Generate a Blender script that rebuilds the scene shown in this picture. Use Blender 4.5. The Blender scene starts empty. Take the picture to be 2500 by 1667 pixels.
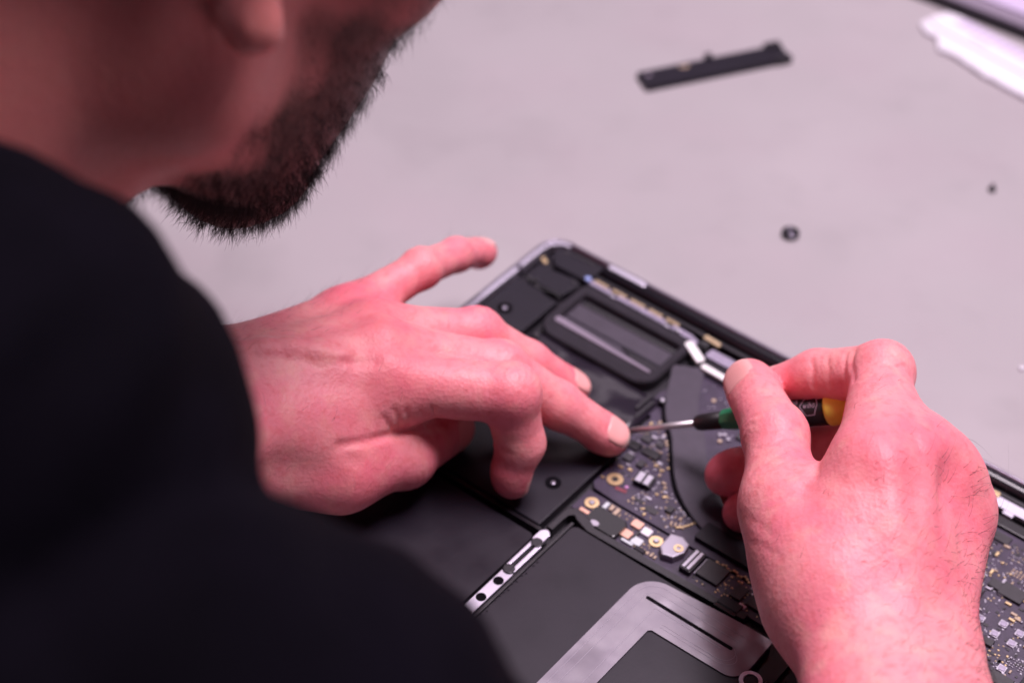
import bpy, bmesh, math, random
import numpy as np
from mathutils import Vector, Matrix

# ------------------------------------------------------------------ camera, world, lights, exposure
sc = bpy.context.scene
COL = sc.collection
FPX = 70 / 36 * 2500                      # focal length in pixels of the 2500 px wide photograph
PIT, ROLL, CH = math.radians(42.5), math.radians(3.0), 0.54
CPOS = np.array([0, 0, CH])
_F = np.array([0, math.cos(PIT), -math.sin(PIT)])
_U0 = np.array([0, math.sin(PIT), math.cos(PIT)])
_R0 = np.array([1.0, 0, 0])
_R = math.cos(ROLL) * _R0 + math.sin(ROLL) * _U0
_U = -math.sin(ROLL) * _R0 + math.cos(ROLL) * _U0

cam = bpy.data.cameras.new('camera')
cam.lens = 70
cam.sensor_width = 36
cam.clip_start = 0.02
cam.clip_end = 50
cam.dof.use_dof = True
cam.dof.focus_distance = 0.656
cam.dof.aperture_fstop = 6.2
co = bpy.data.objects.new('camera', cam)
COL.objects.link(co)
m = Matrix.Identity(4)
for i in range(3):
    m[i][0], m[i][1], m[i][2], m[i][3] = _R[i], _U[i], -_F[i], CPOS[i]
co.matrix_world = m
sc.camera = co

w = bpy.data.worlds.new('World')
sc.world = w
w.use_nodes = True
bg = w.node_tree.nodes['Background']
bg.inputs[0].default_value = (0.66, 0.55, 0.92, 1)
bg.inputs[1].default_value = 0.04


def area(name, loc, target, size, power, color):
    l = bpy.data.lights.new(name, 'AREA')
    l.shape = 'RECTANGLE'
    l.size, l.size_y = size
    l.energy = power
    l.color = color
    o = bpy.data.objects.new(name, l)
    COL.objects.link(o)
    o.location = loc
    d = Vector(target) - Vector(loc)
    o.rotation_euler = d.to_track_quat('-Z', 'Y').to_euler()
    return o


area('ceiling_light', (0.40, 0.76, 1.70), (0.06, 0.50, 0), (0.9, 0.6), 44, (1.0, 0.84, 0.945))
area('ceiling_light', (0.25, 2.15, 1.75), (0.05, 0.5, 0), (1.3, 0.6), 4.5, (1.0, 0.84, 0.945))  # added far lamp, there for reflections on batteries and flex cable

sc.view_settings.view_transform = 'Standard'
sc.view_settings.look = 'None'
sc.view_settings.exposure = 0.1
sc.view_settings.gamma = 1
sc.cycles.use_denoising = True
sc.cycles.max_bounces = 8
sc.render.film_transparent = False


# ------------------------------------------------------------------ measuring: photograph pixel -> point in the room
def ray(x, y):
    return _F + _R * ((x - 1250) / FPX) + _U * ((833.5 - y) / FPX)


def pz(x, y, z):
    r = ray(x, y)
    return CPOS + r * ((z - CH) / r[2])


def pd(x, y, d):
    return CPOS + ray(x, y) * d


def V(right, up, toward):                 # a direction given as seen in the photograph
    return _R * right + _U * up - _F * toward


# ------------------------------------------------------------------ materials
MAT = {}


def mat(name, col, rough=0.5, metal=0.0, noise=0.0, nscale=60, bump=0.0, bscale=400, spec=0.5, coat=0.0, sheen=0.0, rnoise=0.0):
    if name in MAT:
        return MAT[name]
    mt = bpy.data.materials.new(name)
    mt.use_nodes = True
    nt = mt.node_tree
    b = nt.nodes['Principled BSDF']
    b.inputs['Base Color'].default_value = (*col, 1)
    b.inputs['Roughness'].default_value = rough
    b.inputs['Metallic'].default_value = metal
    b.inputs['Specular IOR Level'].default_value = spec
    b.inputs['Coat Weight'].default_value = coat
    if sheen:
        b.inputs['Sheen Weight'].default_value = sheen
    tc = nt.nodes.new('ShaderNodeTexCoord')
    if noise:
        n = nt.nodes.new('ShaderNodeTexNoise')
        n.inputs['Scale'].default_value = nscale
        n.inputs['Detail'].default_value = 6
        nt.links.new(tc.outputs['Object'], n.inputs['Vector'])
        r = nt.nodes.new('ShaderNodeMapRange')
        r.inputs['From Min'].default_value = 0.3
        r.inputs['From Max'].default_value = 0.7
        r.inputs['To Min'].default_value = 1 - noise
        r.inputs['To Max'].default_value = 1 + noise
        nt.links.new(n.outputs['Fac'], r.inputs['Value'])
        h = nt.nodes.new('ShaderNodeHueSaturation')
        h.inputs['Color'].default_value = (*col, 1)
        nt.links.new(r.outputs['Result'], h.inputs['Value'])
        nt.links.new(h.outputs['Color'], b.inputs['Base Color'])
        if rnoise:
            r2 = nt.nodes.new('ShaderNodeMapRange')
            r2.inputs['From Min'].default_value = 0.3
            r2.inputs['From Max'].default_value = 0.7
            r2.inputs['To Min'].default_value = max(0, rough - rnoise)
            r2.inputs['To Max'].default_value = min(1, rough + rnoise)
            nt.links.new(n.outputs['Fac'], r2.inputs['Value'])
            nt.links.new(r2.outputs['Result'], b.inputs['Roughness'])
    if bump:
        n2 = nt.nodes.new('ShaderNodeTexNoise')
        n2.inputs['Scale'].default_value = bscale
        n2.inputs['Detail'].default_value = 4
        nt.links.new(tc.outputs['Object'], n2.inputs['Vector'])
        bp = nt.nodes.new('ShaderNodeBump')
        bp.inputs['Strength'].default_value = bump
        bp.inputs['Distance'].default_value = 0.001
        nt.links.new(n2.outputs['Fac'], bp.inputs['Height'])
        nt.links.new(bp.outputs['Normal'], b.inputs['Normal'])
    MAT[name] = mt
    return mt


def table_material():
    mt = mat('worktop laminate', (0.398, 0.368, 0.382), 0.5)
    nt = mt.node_tree
    b = nt.nodes['Principled BSDF']
    tc = nt.nodes.new('ShaderNodeTexCoord')
    def noise(scale, detail, lo, hi, f0=0.35, f1=0.7):
        n = nt.nodes.new('ShaderNodeTexNoise')
        n.inputs['Scale'].default_value = scale
        n.inputs['Detail'].default_value = detail
        nt.links.new(tc.outputs['Object'], n.inputs['Vector'])
        r = nt.nodes.new('ShaderNodeMapRange')
        r.inputs['From Min'].default_value = f0
        r.inputs['From Max'].default_value = f1
        r.inputs['To Min'].default_value = lo
        r.inputs['To Max'].default_value = hi
        nt.links.new(n.outputs['Fac'], r.inputs['Value'])
        return r.outputs['Result']
    def mul(a, c):
        q = nt.nodes.new('ShaderNodeMath')
        q.operation = 'MULTIPLY'
        nt.links.new(a, q.inputs[0])
        nt.links.new(c, q.inputs[1])
        return q.outputs[0]
    v = mul(noise(9, 3, 1.02, 0.93), noise(38, 5, 1.0, 0.95, 0.55, 0.75))
    v = mul(v, noise(2500, 2, 0.97, 1.03))
    v = mul(v, noise(13, 5, 1.0, 0.88, 0.56, 0.76))
    h = nt.nodes.new('ShaderNodeHueSaturation')
    h.inputs['Color'].default_value = (0.398, 0.368, 0.382, 1)
    nt.links.new(v, h.inputs['Value'])
    # warm / violet stains
    mx = nt.nodes.new('ShaderNodeMix')
    mx.data_type = 'RGBA'
    mx.inputs['B'].default_value = (0.40, 0.345, 0.372, 1)
    nt.links.new(noise(14, 2, 0.0, 0.55, 0.45, 0.75), mx.inputs['Factor'])
    nt.links.new(h.outputs['Color'], mx.inputs['A'])
    nt.links.new(mx.outputs['Result'], b.inputs['Base Color'])
    nt.links.new(noise(20, 3, 0.42, 0.58), b.inputs['Roughness'])
    return mt


def skin_material():
    mt = bpy.data.materials.new('skin')
    mt.use_nodes = True
    MAT['skin'] = mt
    nt = mt.node_tree
    b = nt.nodes['Principled BSDF']
    b.inputs['Roughness'].default_value = 0.46
    b.inputs['Specular IOR Level'].default_value = 0.45
    b.inputs['Subsurface Weight'].default_value = 0.25
    b.inputs['Subsurface Radius'].default_value = (1.0, 0.35, 0.25)
    b.inputs['Subsurface Scale'].default_value = 0.004
    tc = nt.nodes.new('ShaderNodeTexCoord')
    at = nt.nodes.new('ShaderNodeAttribute')
    at.attribute_name = 'red'
    def tex(kind, scale, **k):
        n = nt.nodes.new(kind)
        n.inputs['Scale'].default_value = scale
        for a, v in k.items():
            if a in n.inputs:
                n.inputs[a].default_value = v
        nt.links.new(tc.outputs['Object'], n.inputs['Vector'])
        return n
    def rng(src, a0, a1, b0, b1):
        r = nt.nodes.new('ShaderNodeMapRange')
        for nm, v in zip(('From Min', 'From Max', 'To Min', 'To Max'), (a0, a1, b0, b1)):
            r.inputs[nm].default_value = v
        nt.links.new(src, r.inputs['Value'])
        return r.outputs['Result']
    def mix(fac, a, c):
        x = nt.nodes.new('ShaderNodeMix')
        x.data_type = 'RGBA'
        if isinstance(fac, float):
            x.inputs['Factor'].default_value = fac
        else:
            nt.links.new(fac, x.inputs['Factor'])
        for s, v in (('A', a), ('B', c)):
            if isinstance(v, tuple):
                x.inputs[s].default_value = (*v, 1)
            else:
                nt.links.new(v, x.inputs[s])
        return x.outputs['Result']
    n1 = tex('ShaderNodeTexNoise', 45, Detail=4.0)
    n2 = tex('ShaderNodeTexNoise', 350, Detail=5.0)
    base = mix(rng(n1.outputs['Fac'], 0.35, 0.68, 0, 1), (0.94, 0.352, 0.368), (0.92, 0.240, 0.305))
    base = mix(rng(n2.outputs['Fac'], 0.48, 0.72, 0, 0.5), base, (0.80, 0.17, 0.19))
    n3 = tex('ShaderNodeTexNoise', 130, Detail=3.0)
    base = mix(rng(n3.outputs['Fac'], 0.5, 0.72, 0, 0.45), base, (0.95, 0.46, 0.40))
    base = mix(at.outputs['Fac'], base, (0.86, 0.125, 0.19))
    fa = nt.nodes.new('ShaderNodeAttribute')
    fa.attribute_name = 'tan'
    base = mix(fa.outputs['Fac'], base, (0.60, 0.20, 0.17))  # browner head and neck skin, their shade mixed into the colour
    nt.links.new(base, b.inputs['Base Color'])
    vo = tex('ShaderNodeTexVoronoi', 750)
    vo2 = tex('ShaderNodeTexNoise', 330, Detail=8.0, Roughness=0.62)
    ad = nt.nodes.new('ShaderNodeMath')
    ad.operation = 'MULTIPLY_ADD'
    nt.links.new(vo.outputs['Distance'], ad.inputs[0])
    ad.inputs[1].default_value = 0.35
    nt.links.new(vo2.outputs['Fac'], ad.inputs[2])
    bp = nt.nodes.new('ShaderNodeBump')
    bp.inputs['Strength'].default_value = 0.45
    bp.inputs['Distance'].default_value = 0.0006
    nt.links.new(ad.outputs[0], bp.inputs['Height'])
    nt.links.new(bp.outputs['Normal'], b.inputs['Normal'])
    return mt


skin_material()
mat('fingernail', (0.94, 0.44, 0.42), 0.25, spec=0.5)
mat('nail tip', (0.90, 0.62, 0.55), 0.35)
mat('black cotton', (0.0024, 0.0017, 0.0040), 0.9, noise=0.3, nscale=25, bump=0.5, bscale=1500, spec=0.05)
mat('beard hair', (0.014, 0.007, 0.007), 0.6)
mat('body hair', (0.02, 0.010, 0.010), 0.5)
mat('space grey aluminium', (0.32, 0.29, 0.36), 0.33, 0.9, noise=0.05, nscale=300)
mat('bright aluminium', (0.74, 0.70, 0.82), 0.35, 0.8, noise=0.05, nscale=200)
mat('black plastic', (0.011, 0.008, 0.014), 0.42, noise=0.15, nscale=120, bump=0.15, bscale=2500)
mat('satin black plastic', (0.010, 0.007, 0.015), 0.43, noise=0.12, nscale=90, bump=0.12, bscale=3000, spec=0.36)
mat('glossy black', (0.012, 0.010, 0.014), 0.22)
mat('foam', (0.017, 0.013, 0.021), 0.8, noise=0.2, nscale=300, bump=0.5, bscale=1800)
mat('battery wrap', (0.014, 0.010, 0.018), 0.40, noise=0.10, nscale=70, bump=0.025, bscale=900, rnoise=0.06, spec=0.32)
mat('circuit board', (0.042, 0.028, 0.058), 0.42, noise=0.25, nscale=260, bump=0.1, bscale=1200)
mat('chip', (0.030, 0.026, 0.032), 0.4, noise=0.15, nscale=500)
mat('solder', (0.50, 0.47, 0.54), 0.32, 1.0)
mat('gold', (0.80, 0.60, 0.34), 0.3, 0.8)
mat('ceramic tan', (0.50, 0.38, 0.28), 0.4)
mat('copper pad', (0.80, 0.47, 0.36), 0.35, 0.5)
mat('pale plastic', (0.62, 0.66, 0.70), 0.4)
mat('white plastic', (0.80, 0.77, 0.84), 0.45)
mat('white tape', (0.93, 0.92, 0.92), 0.4)
mat('heat pipe', (0.060, 0.049, 0.070), 0.5, 0.2, noise=0.10, nscale=200, bump=0.1, bscale=2500)
mat('steel', (0.72, 0.67, 0.69), 0.42, 0.9)
mat('green grip', (0.02, 0.27, 0.11), 0.4)
mat('yellow cap', (1.0, 0.93, 0.12), 0.42, noise=0.03, nscale=300)
mat('grip black', (0.014, 0.010, 0.012), 0.45, bump=0.1, bscale=2500)
mat('print', (0.55, 0.47, 0.58), 0.6)
mat('lavender sheet', (0.60, 0.50, 0.70), 0.45)
mat('grey rubber', (0.24, 0.20, 0.26), 0.6)
mat('blue lamp', (0.35, 0.45, 0.85), 0.25)
mat('pink mark', (0.55, 0.25, 0.50), 0.5)
mat('red mark', (0.20, 0.03, 0.05), 0.5)


def flex_material():
    mt = mat('flex cable film', (0.30, 0.27, 0.32), 0.24, 0.3, spec=0.8)
    nt = mt.node_tree
    b = nt.nodes['Principled BSDF']
    tc = nt.nodes.new('ShaderNodeTexCoord')
    n = nt.nodes.new('ShaderNodeTexNoise')
    n.inputs['Scale'].default_value = 38
    n.inputs['Detail'].default_value = 1
    nt.links.new(tc.outputs['Object'], n.inputs['Vector'])
    bp = nt.nodes.new('ShaderNodeBump')
    bp.inputs['Strength'].default_value = 0.9
    bp.inputs['Distance'].default_value = 0.004
    nt.links.new(n.outputs['Fac'], bp.inputs['Height'])
    nt.links.new(bp.outputs['Normal'], b.inputs['Normal'])
    n2 = nt.nodes.new('ShaderNodeTexNoise')
    n2.inputs['Scale'].default_value = 90
    nt.links.new(tc.outputs['Object'], n2.inputs['Vector'])
    r = nt.nodes.new('ShaderNodeValToRGB')
    r.color_ramp.elements[0].position = 0.3
    r.color_ramp.elements[0].color = (0.25, 0.22, 0.265, 1)
    r.color_ramp.elements[1].position = 0.75
    r.color_ramp.elements[1].color = (0.34, 0.31, 0.35, 1)
    nt.links.new(n2.outputs['Fac'], r.inputs['Fac'])
    nt.links.new(r.outputs['Color'], b.inputs['Base Color'])
    return mt


flex_material()


# ------------------------------------------------------------------ mesh helpers
def link(name, me, material=None, parent=None, smooth=False):
    o = bpy.data.objects.new(name, me)
    COL.objects.link(o)
    if material:
        if not me.materials:
            me.materials.append(MAT[material])
    if parent is not None:
        o.parent = parent
    if smooth:
        me.polygons.foreach_set('use_smooth', [True] * len(me.polygons))
    return o


def build(name, bm, material, parent=None, smooth=False):
    bmesh.ops.recalc_face_normals(bm, faces=bm.faces)
    me = bpy.data.meshes.new(name)
    bm.to_mesh(me)
    bm.free()
    return link(name, me, material, parent, smooth)


def tag(o, label, cat=None, group=None, kind=None):
    if label:
        o['label'] = label
    if cat:
        o['category'] = cat
    if group:
        o['group'] = group
    if kind:
        o['kind'] = kind
    return o


def empty(name, loc=(0, 0, 0), rot=(0, 0, 0)):
    o = bpy.data.objects.new(name, None)
    COL.objects.link(o)
    o.location = loc
    o.rotation_euler = rot
    return o


def prism(bm, poly, z0, z1, bev=0.0, seg=2):
    """poly: list of (u, v) in mm (v runs away from the hinge edge, so y = -v)."""
    pts = [(u * .001, -v * .001) for u, v in poly]
    a = sum(pts[i][0] * pts[(i + 1) % len(pts)][1] - pts[(i + 1) % len(pts)][0] * pts[i][1] for i in range(len(pts)))
    if a < 0:
        pts = pts[::-1]
    lo = [bm.verts.new((x, y, z0 * .001)) for x, y in pts]
    hi = [bm.verts.new((x, y, z1 * .001)) for x, y in pts]
    n = len(pts)
    bm.faces.new(lo[::-1])
    top = bm.faces.new(hi)
    for i in range(n):
        bm.faces.new((lo[i], lo[(i + 1) % n], hi[(i + 1) % n], hi[i]))
    if bev:
        bmesh.ops.bevel(bm, geom=list(top.edges), offset=bev * .001, segments=seg, affect='EDGES', profile=0.6)


def rrect(u0, v0, u1, v1, r, n=6):
    rs = r if isinstance(r, (tuple, list)) else (r,) * 4
    out = []
    for (cx, cy, a0), rr in zip(((u1, v1, 0), (u0, v1, 90), (u0, v0, 180), (u1, v0, 270)), rs):
        sx = -1 if cx == u1 else 1
        sy = -1 if cy == v1 else 1
        if rr <= 0:
            out.append((cx, cy))
            continue
        for k in range(n + 1):
            a = math.radians(a0 + 90 * k / n)
            out.append((cx + sx * rr + rr * math.cos(a), cy + sy * rr + rr * math.sin(a)))
    return out


def block(name, parent, u0, v0, u1, v1, z0, z1, material, bev=0.2, r=0.0, rot=0.0, seg=2):
    """A rounded, bevelled block in the laptop's own frame; the object sits at its own centre."""
    bm = bmesh.new()
    hu, hv = (u1 - u0) / 2, (v1 - v0) / 2
    poly = rrect(-hu, -hv, hu, hv, r) if r else [(-hu, -hv), (hu, -hv), (hu, hv), (-hu, hv)]
    prism(bm, poly, 0, z1 - z0, bev, seg)
    o = build(name, bm, material, parent)
    o.location = ((u0 + u1) / 2000, -(v0 + v1) / 2000, z0 * .001)
    o.rotation_euler = (0, 0, math.radians(rot))
    return o


def annulus(bm, outer, inner, z0, z1):
    n = len(outer)
    rows = []
    for poly, z in ((outer, z0), (outer, z1), (inner, z1), (inner, z0)):
        rows.append([bm.verts.new((u * .001, -v * .001, z * .001)) for u, v in poly])
    for a in range(4):
        A, B = rows[a], rows[(a + 1) % 4]
        for i in range(n):
            bm.faces.new((A[i], A[(i + 1) % n], B[(i + 1) % n], B[i]))


def circle(u, v, r, n=24):
    return [(u + r * math.cos(2 * math.pi * k / n), v + r * math.sin(2 * math.pi * k / n)) for k in range(n)]


def ring_part(name, parent, u, v, ro, ri, z0, z1, material):
    bm = bmesh.new()
    annulus(bm, circle(0, 0, ro), circle(0, 0, ri), 0, z1 - z0)
    o = build(name, bm, material, parent)
    o.location = (u * .001, -v * .001, z0 * .001)
    return o


def strip_path(bm, pts, width, z0, z1):
    """A flat band of constant width along a polyline given in mm."""
    P = [np.array(p, float) for p in pts]
    L, R = [], []
    for i, p in enumerate(P):
        t = P[min(i + 1, len(P) - 1)] - P[max(i - 1, 0)]
        t /= np.linalg.norm(t)
        nrm = np.array([-t[1], t[0]])
        wd = width[i] if isinstance(width, (list, tuple)) else width
        L.append(p + nrm * wd / 2)
        R.append(p - nrm * wd / 2)
    rows = []
    for i in range(len(P)):
        rows.append([bm.verts.new((q[0] * .001, -q[1] * .001, z * .001)) for q, z in ((L[i], z0), (L[i], z1), (R[i], z1), (R[i], z0))])
    for i in range(len(P) - 1):
        for a in range(4):
            bm.faces.new((rows[i][a], rows[i][(a + 1) % 4], rows[i + 1][(a + 1) % 4], rows[i + 1][a]))
    bm.faces.new(rows[0])
    bm.faces.new(rows[-1][::-1])


def smooth_path(pts, n=8):
    P = [np.array(p, float) for p in pts]
    P = [2 * P[0] - P[1]] + P + [2 * P[-1] - P[-2]]
    out = []
    for i in range(1, len(P) - 2):
        for k in range(n):
            t = k / n
            a, b, c, d = P[i - 1], P[i], P[i + 1], P[i + 2]
            out.append(0.5 * ((2 * b) + (-a + c) * t + (2 * a - 5 * b + 4 * c - d) * t * t + (-a + 3 * b - 3 * c + d) * t ** 3))
    out.append(P[-2])
    return out


def lathe(bm, prof, n=32, cap=True):
    """prof: (x along axis, radius) in metres; axis = local X."""
    rows = []
    for x, r in prof:
        rows.append([bm.verts.new((x, r * math.cos(2 * math.pi * k / n), r * math.sin(2 * math.pi * k / n))) for k in range(n)])
    for i in range(len(rows) - 1):
        for k in range(n):
            bm.faces.new((rows[i][k], rows[i][(k + 1) % n], rows[i + 1][(k + 1) % n], rows[i + 1][k]))
    if cap:
        bm.faces.new(rows[0][::-1])
        bm.faces.new(rows[-1])


# ------------------------------------------------------------------ worktop
bm = bmesh.new()
bmesh.ops.create_grid(bm, x_segments=1, y_segments=1, size=1)
for v_ in bm.verts:
    v_.co = (-0.22 if v_.co.x < 0 else 2.4, -0.15 if v_.co.y < 0 else 2.6, 0)
ex = bmesh.ops.extrude_face_region(bm, geom=list(bm.faces))
for v_ in ex['geom']:
    if isinstance(v_, bmesh.types.BMVert):
        v_.co.z = -0.028
table_material()
tag(build('worktop', bm, 'worktop laminate'), 'pale grey laminate worktop with faint smudges under the open laptop', kind='structure')

# ------------------------------------------------------------------ laptop lying upside down with its bottom cover off
rnd = random.Random(7)
mat('cable sheath', (0.34, 0.30, 0.40), 0.42, 0.4, noise=0.2, nscale=350)
mat('dull gold', (0.55, 0.42, 0.26), 0.35, 0.6)
mat('void black', (0.004, 0.003, 0.005), 0.9, spec=0.1)
lap = empty('laptop', (0.01505, 0.64556, 0.0), (0, 0, math.radians(-36.3)))
tag(lap, 'opened laptop lying upside down with its bottom cover off, batteries and circuit board showing', 'laptop')

bm = bmesh.new()
prism(bm, rrect(0.4, 0.4, 303.6, 211.6, 10), 0.4, 4.2, 0.8)
build('lid', bm, 'space grey aluminium', lap)
bm = bmesh.new()
prism(bm, rrect(0.2, 0.2, 303.8, 211.8, 10), 4.5, 6.0)
case = build('case', bm, 'black plastic', lap)
bm = bmesh.new()                                     # the milled wall, its outer edge rounded over
secs = [(0.0, 4.5), (0.0, 10.6), (0.25, 11.4), (0.8, 11.9), (1.5, 12.0), (1.9, 11.8), (2.0, 6.0)]
rows = []
for off, z in secs:
    rows.append([bm.verts.new((u * .001, -v * .001, z * .001)) for u, v in rrect(off, off, 304 - off, 212 - off, 10.5 - off, 8)])
for a, b in zip(rows, rows[1:]):
    n = len(a)
    for i in range(n):
        bm.faces.new((a[i], a[(i + 1) % n], b[(i + 1) % n], b[i]))
build('case_wall', bm, 'space grey aluminium', lap, True)

# hinge cover: a long rounded black bar along the back edge
bm = bmesh.new()
n = 14
rows = []
for u in (29.5, 30.2, 31, 273, 273.8, 274.5):
    k = 1 - 0.5 * (u in (29.5, 274.5)) - 0.12 * (u in (30.2, 273.8))
    rows.append([bm.verts.new((u * .001, -(4.6 + 3.1 * k * math.cos(2 * math.pi * i / n)) * .001, (9.6 + 2.7 * k * math.sin(2 * math.pi * i / n)) * .001)) for i in range(n)])
for a, b in zip(rows, rows[1:]):
    for i in range(n):
        bm.faces.new((a[i], a[(i + 1) % n], b[(i + 1) % n], b[i]))
bm.faces.new(rows[0]); bm.faces.new(rows[-1][::-1])
build('hinge_cover', bm, 'glossy black', lap, True)
block('hinge_groove', lap, 29, 8.4, 275, 10.4, 6, 9.6, 'black plastic', 0.4)
block('antenna_window', lap, 31.0, 2.4, 49.6, 4.6, 11.6, 12.6, 'bright aluminium', 0.5, 1.0)
# corner pieces
bm = bmesh.new()
prism(bm, [(6.5, 3.2), (28.8, 3.2), (28.8, 15.2), (12, 15.2), (8.5, 11), (5.5, 6)], 6, 10.4, 0.5)
build('corner_cover', bm, 'satin black plastic', lap)
block('cover_screw', lap, 10.2, 4.6, 12.2, 6.6, 10.4, 10.8, 'chip', 0.3, 1.0)
block('cover_groove', lap, 13.5, 4.6, 26, 5.6, 10.4, 10.8, 'chip', 0.2, 0.4)
bm = bmesh.new()
strip_path(bm, smooth_path([(2.9, 26), (2.9, 12), (4.2, 7.2), (7.5, 3.6), (11, 2.9)], 6), 1.7, 8, 11.7)
build('edge_strip', bm, 'bright aluminium', lap)
block('edge_strip', lap, 2.2, 28.2, 4.0, 96, 8, 11.9, 'bright aluminium', 0.3, 0.5)
block('edge_strip', lap, 2.2, 100, 4.0, 200, 8, 11.9, 'bright aluminium', 0.3, 0.5)
for (u, v) in ((6.3, 15.2), (8.1, 16.2)):
    block('contact', lap, u - .9, v - .9, u + .9, v + .9, 9.6, 10.6, 'gold', 0.3, 0.7)
bm = bmesh.new()
prism(bm, [(7, 18.5), (24, 16.3), (27.5, 17.6), (25.6, 27.8), (15, 28.6), (7.2, 26.5)], 6, 9.8, 0.4)
build('microphone_plate', bm, 'satin black plastic', lap)
for u, v, r in ((9.5, 28.2, 1.0), (12.2, 27.6, .8), (24.6, 18.6, .8), (15, 30.2, .9)):
    block('plate_screw', lap, u - r, v - r, u + r, v + r, 9.8, 10.5, 'chip', 0.3, r * .95)
bm = bmesh.new()
strip_path(bm, smooth_path([(6.8, 27.6), (12, 29.6), (17, 30.4), (22, 29.0), (26.5, 29.8)], 6), 0.9, 9, 10.2)
build('antenna_wire', bm, 'glossy black', lap)

# left speaker and the speaker boxes below it
bm = bmesh.new()
prism(bm, [(5.2, 31.6), (18, 31.6), (20, 33.4), (27.2, 33.4), (27.2, 57.4), (5.2, 57.4)], 6, 10.6, 0.5)
spk = build('speaker', bm, 'satin black plastic', lap)
ring_part('screw_hole', spk, 13.6, 50.0, 3.1, 1.2, 10.5, 10.95, 'void black')
block('screw', spk, 12.5, 48.9, 14.7, 51.1, 10.62, 11.1, 'space grey aluminium', 0.4, 1.0)
bm = bmesh.new()
prism(bm, [(5.2, 58.2), (29, 58.2), (29, 79), (95.4, 79), (95.4, 133.0), (5.2, 133.0)], 6, 10.5, 0.5)
spk2 = build('speaker_box', bm, 'satin black plastic', lap)
ring_part('screw_hole', spk2, 86.8, 113.6, 3.0, 1.2, 10.4, 10.85, 'void black')
block('screw', spk2, 85.8, 112.6, 87.8, 114.6, 10.52, 11.0, 'space grey aluminium', 0.4, 0.95)
ring_part('screw_hole', spk2, 20, 96, 3.0, 1.2, 10.4, 10.85, 'void black')

# fan: housing plate inside a thick foam gasket
bm = bmesh.new()
prism(bm, rrect(31, 18, 82.5, 49, 4), 6, 8.6, 0.3)
fan = build('fan', bm, 'heat pipe', lap)
bm = bmesh.new()
out, inn = rrect(29.2, 16.6, 84.2, 51.2, (9, 9, 4, 4), 8), rrect(33.4, 22.4, 80.6, 40.2, (2.5, 2.5, 1.5, 1.5), 8)
rows = []
for poly, z in ((out, 6), (out, 10.6), (rrect(29.8, 17.2, 83.6, 50.6, (8.6, 8.6, 3.6, 3.6), 8), 11.3),
                (rrect(32.8, 21.8, 81.2, 40.8, (3, 3, 2, 2), 8), 11.3), (inn, 10.7), (inn, 8.4)):
    rows.append([bm.verts.new((u * .001, -v * .001, z * .001)) for u, v in poly])
for a, b in zip(rows, rows[1:]):
    for i in range(len(a)):
        bm.faces.new((a[i], a[(i + 1) % len(a)], b[(i + 1) % len(a)], b[i]))
build('foam_gasket', bm, 'foam', fan, False)
bm = bmesh.new()
prism(bm, [(33.2, 40.6), (34.5, 40.2), (79.8, 42.6), (80.4, 43.6), (79, 43.9), (34, 43.4), (33, 42.4)], 11.3, 11.75, 0.2)
build('gasket_lip', bm, 'grey rubber', fan)  # highlight along the gasket, put in as a paler strip
block('housing_step', fan, 34, 35.2, 80.2, 36.0, 8.6, 9.0, 'satin black plastic', 0.1)
bm = bmesh.new()
prism(bm, [(62, 36.6), (80, 36.6), (80, 39.8), (70, 39.8)], 8.6, 9.3, 0.2)
build('housing_tab', bm, 'black plastic', fan)
bm = bmesh.new()
prism(bm, [(34, 23), (80, 23), (80, 26.4), (34, 26.4)], 8.6, 8.9, 0.1)
build('housing_slot', bm, 'glossy black', fan)

# cable with gold contacts running along the top of the fan
bm = bmesh.new()
prism(bm, [(29.5, 12.7), (40, 13.0), (40.5, 14.8), (43.5, 14.9), (44, 13.1), (67, 13.2), (67.5, 15.2), (70.5, 15.3), (71, 13.3), (80, 13.6), (84, 15.2), (84, 17.4), (79, 17.2), (76, 15.8),
           (30, 15.4)], 9.5, 10.4, 0.15)
cab = build('fan_cable', bm, 'cable sheath', lap)
u = 31.0
for wd in (8.0, 8.5, 8.5, 8.0, 7.5):
    block('contact_strip', cab, u, 12.0, u + wd - 1.2, 13.3, 9.8, 10.7, 'dull gold', 0.2, 0.3)
    u += wd + 0.6
block('indicator', cab, 27.2, 12.8, 29.6, 15.2, 9.6, 11.4, 'blue lamp', 0.5, 1.0)
for u, v in ((42, 15.8), (69, 16.0), (74, 15.2)):
    block('solder_blob', cab, u - 1.1, v - .8, u + 1.1, v + .8, 9.8, 11.0, 'solder', 0.4, 0.7)
block('white_strap', lap, 80.6, 20.1, 92.6, 23.6, 10.2, 11.4, 'white tape', 0.4, 0.8, rot=-30)
block('white_strap', lap, 93.2, 25.2, 106.5, 27.8, 10.2, 11.2, 'white tape', 0.4, 0.6, rot=-2)
block('cable_plug', lap, 84.2, 10.4, 92.0, 12.6, 9.4, 10.8, 'dull gold', 0.4, 0.5, rot=-4)
block('cable_plug', lap, 84.6, 13.4, 88.6, 16.4, 9.0, 10.6, 'glossy black', 0.4, 0.5)
block('cable_band', lap, 90, 14.5, 128, 19.5, 8.4, 9.6, 'cable sheath', 0.3, 0.8)
block('cable_band', lap, 92, 20.5, 128, 23.2, 8.4, 9.2, 'satin black plastic', 0.3, 0.5)

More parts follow.
